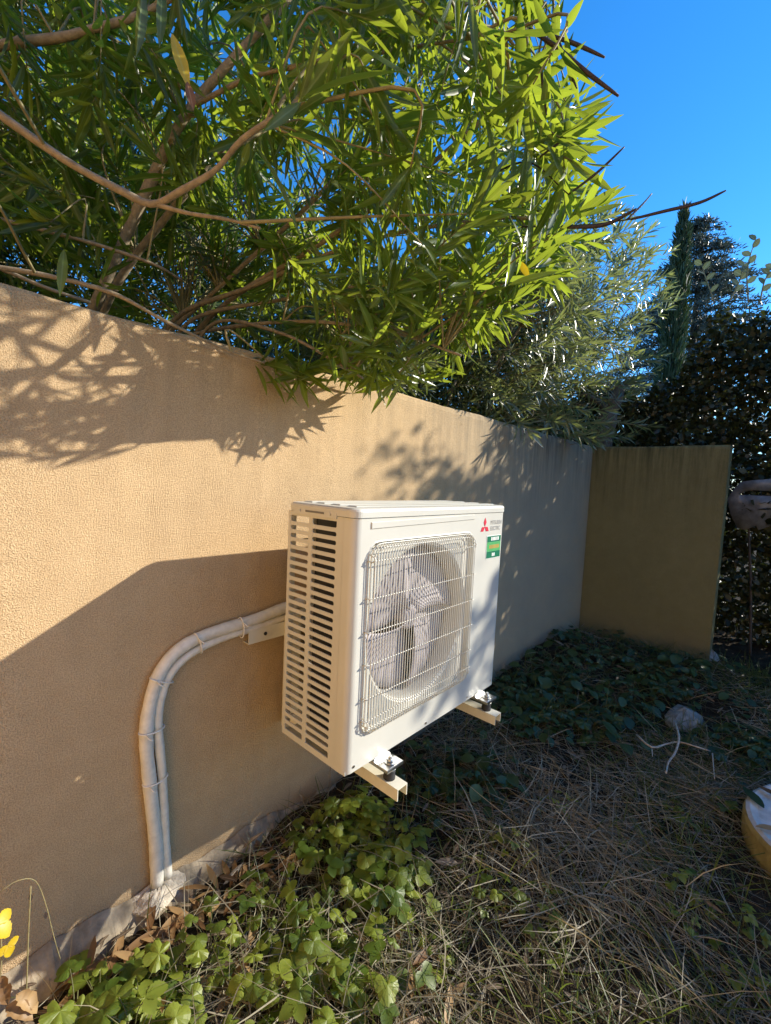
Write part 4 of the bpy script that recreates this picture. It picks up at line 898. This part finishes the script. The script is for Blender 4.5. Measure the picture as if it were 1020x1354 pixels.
LM = {'creeper': [trifoliate(M['creeper']), vine_leaf(M['creeper'], 1), trifoliate(M['creeper']), vine_leaf(M['creeper'], 2, 3)], 'ivy': [heart_leaf(M['ivy']), vine_leaf(M['ivy'], 3), heart_leaf(M['ivy'])]}
def proto(kind, n, spread, height, size):
    """stem mesh and leaf matrices of one plant, in its own space"""
    mb = MB(); mats = []
    for k in range(n):
        a = k*2.4+random.uniform(-0.4, 0.4); rr5 = spread*math.sqrt((k+0.6)/n)*random.uniform(0.7, 1.1); h = height*random.uniform(0.5, 1.15)*(1-0.45*rr5/spread)
        e = A(rr5*math.cos(a), rr5*math.sin(a), h); c = spline([A(0, 0, -0.01), A(e[0]*0.35, e[1]*0.35, h*0.75), e], 7); mb.tube(c, np.linspace(0.0017, 0.001, 7), 4, False)
        s = size*random.uniform(0.7, 1.25); rot = Matrix.Rotation(a+random.uniform(-0.7, 0.7), 4, 'Z') @ Matrix.Rotation(random.uniform(-0.1, 0.5), 4, 'Y') @ Matrix.Rotation(random.uniform(-0.45, 0.45), 4, 'X')
        mats.append(((Matrix.Translation(tuple(e)) @ rot @ Matrix.Scale(s, 4)), random.choice(LM[kind])))
    return mb.mesh('stem', M['grass_stem']), mats
M['grass_stem'] = plain('creeper_stem', (0.12, 0.12, 0.04), 0.7, 0.3)
PR = {'creeper': [proto('creeper', random.randint(8, 12), 0.12, 0.11, 0.058) for _ in range(6)], 'ivy': [proto('ivy', random.randint(8, 11), 0.15, 0.12, 0.066) for _ in range(5)]}
def plant(kind, name, p, label, group, s=1.0):
    sm, mats = random.choice(PR[kind]); root = empty(name, (p[0], p[1], float(gz(p[0], p[1]))), label, 'plant', group); a = random.random()*6.28
    root.rotation_euler = (0, 0, a); root.scale = (s, s, s)
    o_ = bpy.data.objects.new('stem', sm); COL.objects.link(o_); o_.parent = root
    ca, sa = math.cos(a), math.sin(a)
    for mt, me in mats:
        t_ = mt.translation; wy = p[1]+s*(sa*t_[0]+ca*t_[1])
        if wy > -0.05: continue
        o_ = bpy.data.objects.new('leaf', me); COL.objects.link(o_); o_.parent = root; o_.matrix_local = mt
def scatter(kind, name, n, poly, label, group, sr, miny=-0.09):
    px, py = [q[0] for q in poly], [q[1] for q in poly]; k = 0; tries = 0
    while k < n and tries < 20000:
        tries += 1; u, v = random.uniform(min(px), max(px)), random.uniform(min(py), max(py)); ins = False
        for i in range(len(poly)):
            (x1, y1), (x2, y2) = poly[i], poly[i-1]
            if (y1 > v) != (y2 > v) and u < (x2-x1)*(v-y1)/(y2-y1)+x1: ins = not ins
        if not ins: continue
        p = onZ(u, v, 0.04)
        if p[1] > miny: continue
        if 825 < u < 965 and 925 < v < 1030: continue      # bare ground round the flat stone
        plant(kind, name, p, label, group, random.uniform(*sr)); k += 1
scatter('creeper', 'creeper_plant', 34, [(250, 1170), (340, 1120), (520, 1120), (560, 1354), (60, 1400), (90, 1330)], 'low yellow green creeper with toothed three-part leaves at the wall foot', 'yellow green creepers below the pipes', (0.75, 1.2), -0.19)
scatter('creeper', 'creeper_plant', 12, [(330, 1070), (450, 1040), (570, 1050), (560, 1130), (400, 1130), (330, 1120)], 'leafy green creeper growing under the unit beside the bracket arm', 'creepers under the unit', (0.8, 1.1))
scatter('creeper', 'creeper_plant', 12, [(560, 1060), (980, 1060), (1000, 1340), (560, 1340)], 'small lone creeper growing through the straw', 'lone creepers in the straw', (0.45, 0.75))
scatter('ivy', 'ivy_plant', 84, [(655, 880), (690, 845), (770, 828), (940, 880), (1000, 960), (1010, 1010), (880, 990), (760, 960), (640, 985)], 'dark green ivy clump at the foot of the far wall', 'dark ivy by the far wall', (0.8, 1.25))
scatter('ivy', 'ivy_plant', 14, [(520, 1000), (640, 960), (700, 980), (640, 1060), (560, 1080)], 'dark ivy clump spreading in the shade below the unit', 'ivy below the unit', (0.7, 1.0))

# dry weed and the bright leaf at the wall foot
p = onY(30, 1350, -0.12); dw = empty('dry_weed', (p[0], p[1], 0.0), 'dry brown bent weed stalk against the foot of the wall', 'weed')
for pts, r_ in (([(34, 1345), (36, 1290), (38, 1230), (41, 1172)], 0.0016), ([(0, 1180), (20, 1166), (41, 1162), (52, 1172), (62, 1200), (68, 1225), (74, 1248), (80, 1268)], 0.0009)):
    c = spline([onY(a, b_, -0.12) for a, b_ in pts], 18); mb = MB(); mb.tube(c, np.full(18, r_), 5); mb.build('stalk', M['twig'], dw)
for u, v in ((40, 1182), (60, 1206), (70, 1236), (76, 1252)):
    q = onY(u, v, -0.12); leaf_objects('seed_head', q[None], A(0.1, 0, -1)[None], A(0, -1, 0.2)[None], A(0.018), A(0.008), T_OL[:1], M['pod'], dw)
yl = empty('yellow_vine', tuple(onY(-10, 1354, -0.2)), 'bright yellow vine leaf and curled brown leaf by the wall foot', 'plant')
ym = trifoliate(M['leaf_yellow']); V_ = []; F_ = []; leaflet(V_, F_, A(0, 0, 0), A(1, 0, 0.05), 1.1, 0.6, 0.55, 0.8); bmn = np_mesh('leaf', np.array(V_)+rng.normal(0, 0.02, (len(V_), 3)), np.array(F_), M['litter_obj'])
for (u, v, me, s, ry) in ((-4, 1222, ym, 0.06, 0.9), (10, 1250, ym, 0.04, 1.3), (2, 1290, bmn, 0.045, 0.7), (22, 1315, bmn, 0.05, 0.5), (8, 1332, bmn, 0.05, 0.2)):
    q = onY(u, v, -0.2); o_ = link('leaf', me, yl, tuple(q-ORG[yl])); o_.rotation_euler = (0.3, ry, random.uniform(-1.6, -0.6)); o_.scale = (s, s, s)
c = spline([onY(-20, 1380, -0.2), onY(0, 1300, -0.2), onY(2, 1232, -0.2)], 10); mb = MB(); mb.tube(c, np.full(10, 0.0013), 5); mb.build('stem', M['twig'], yl)
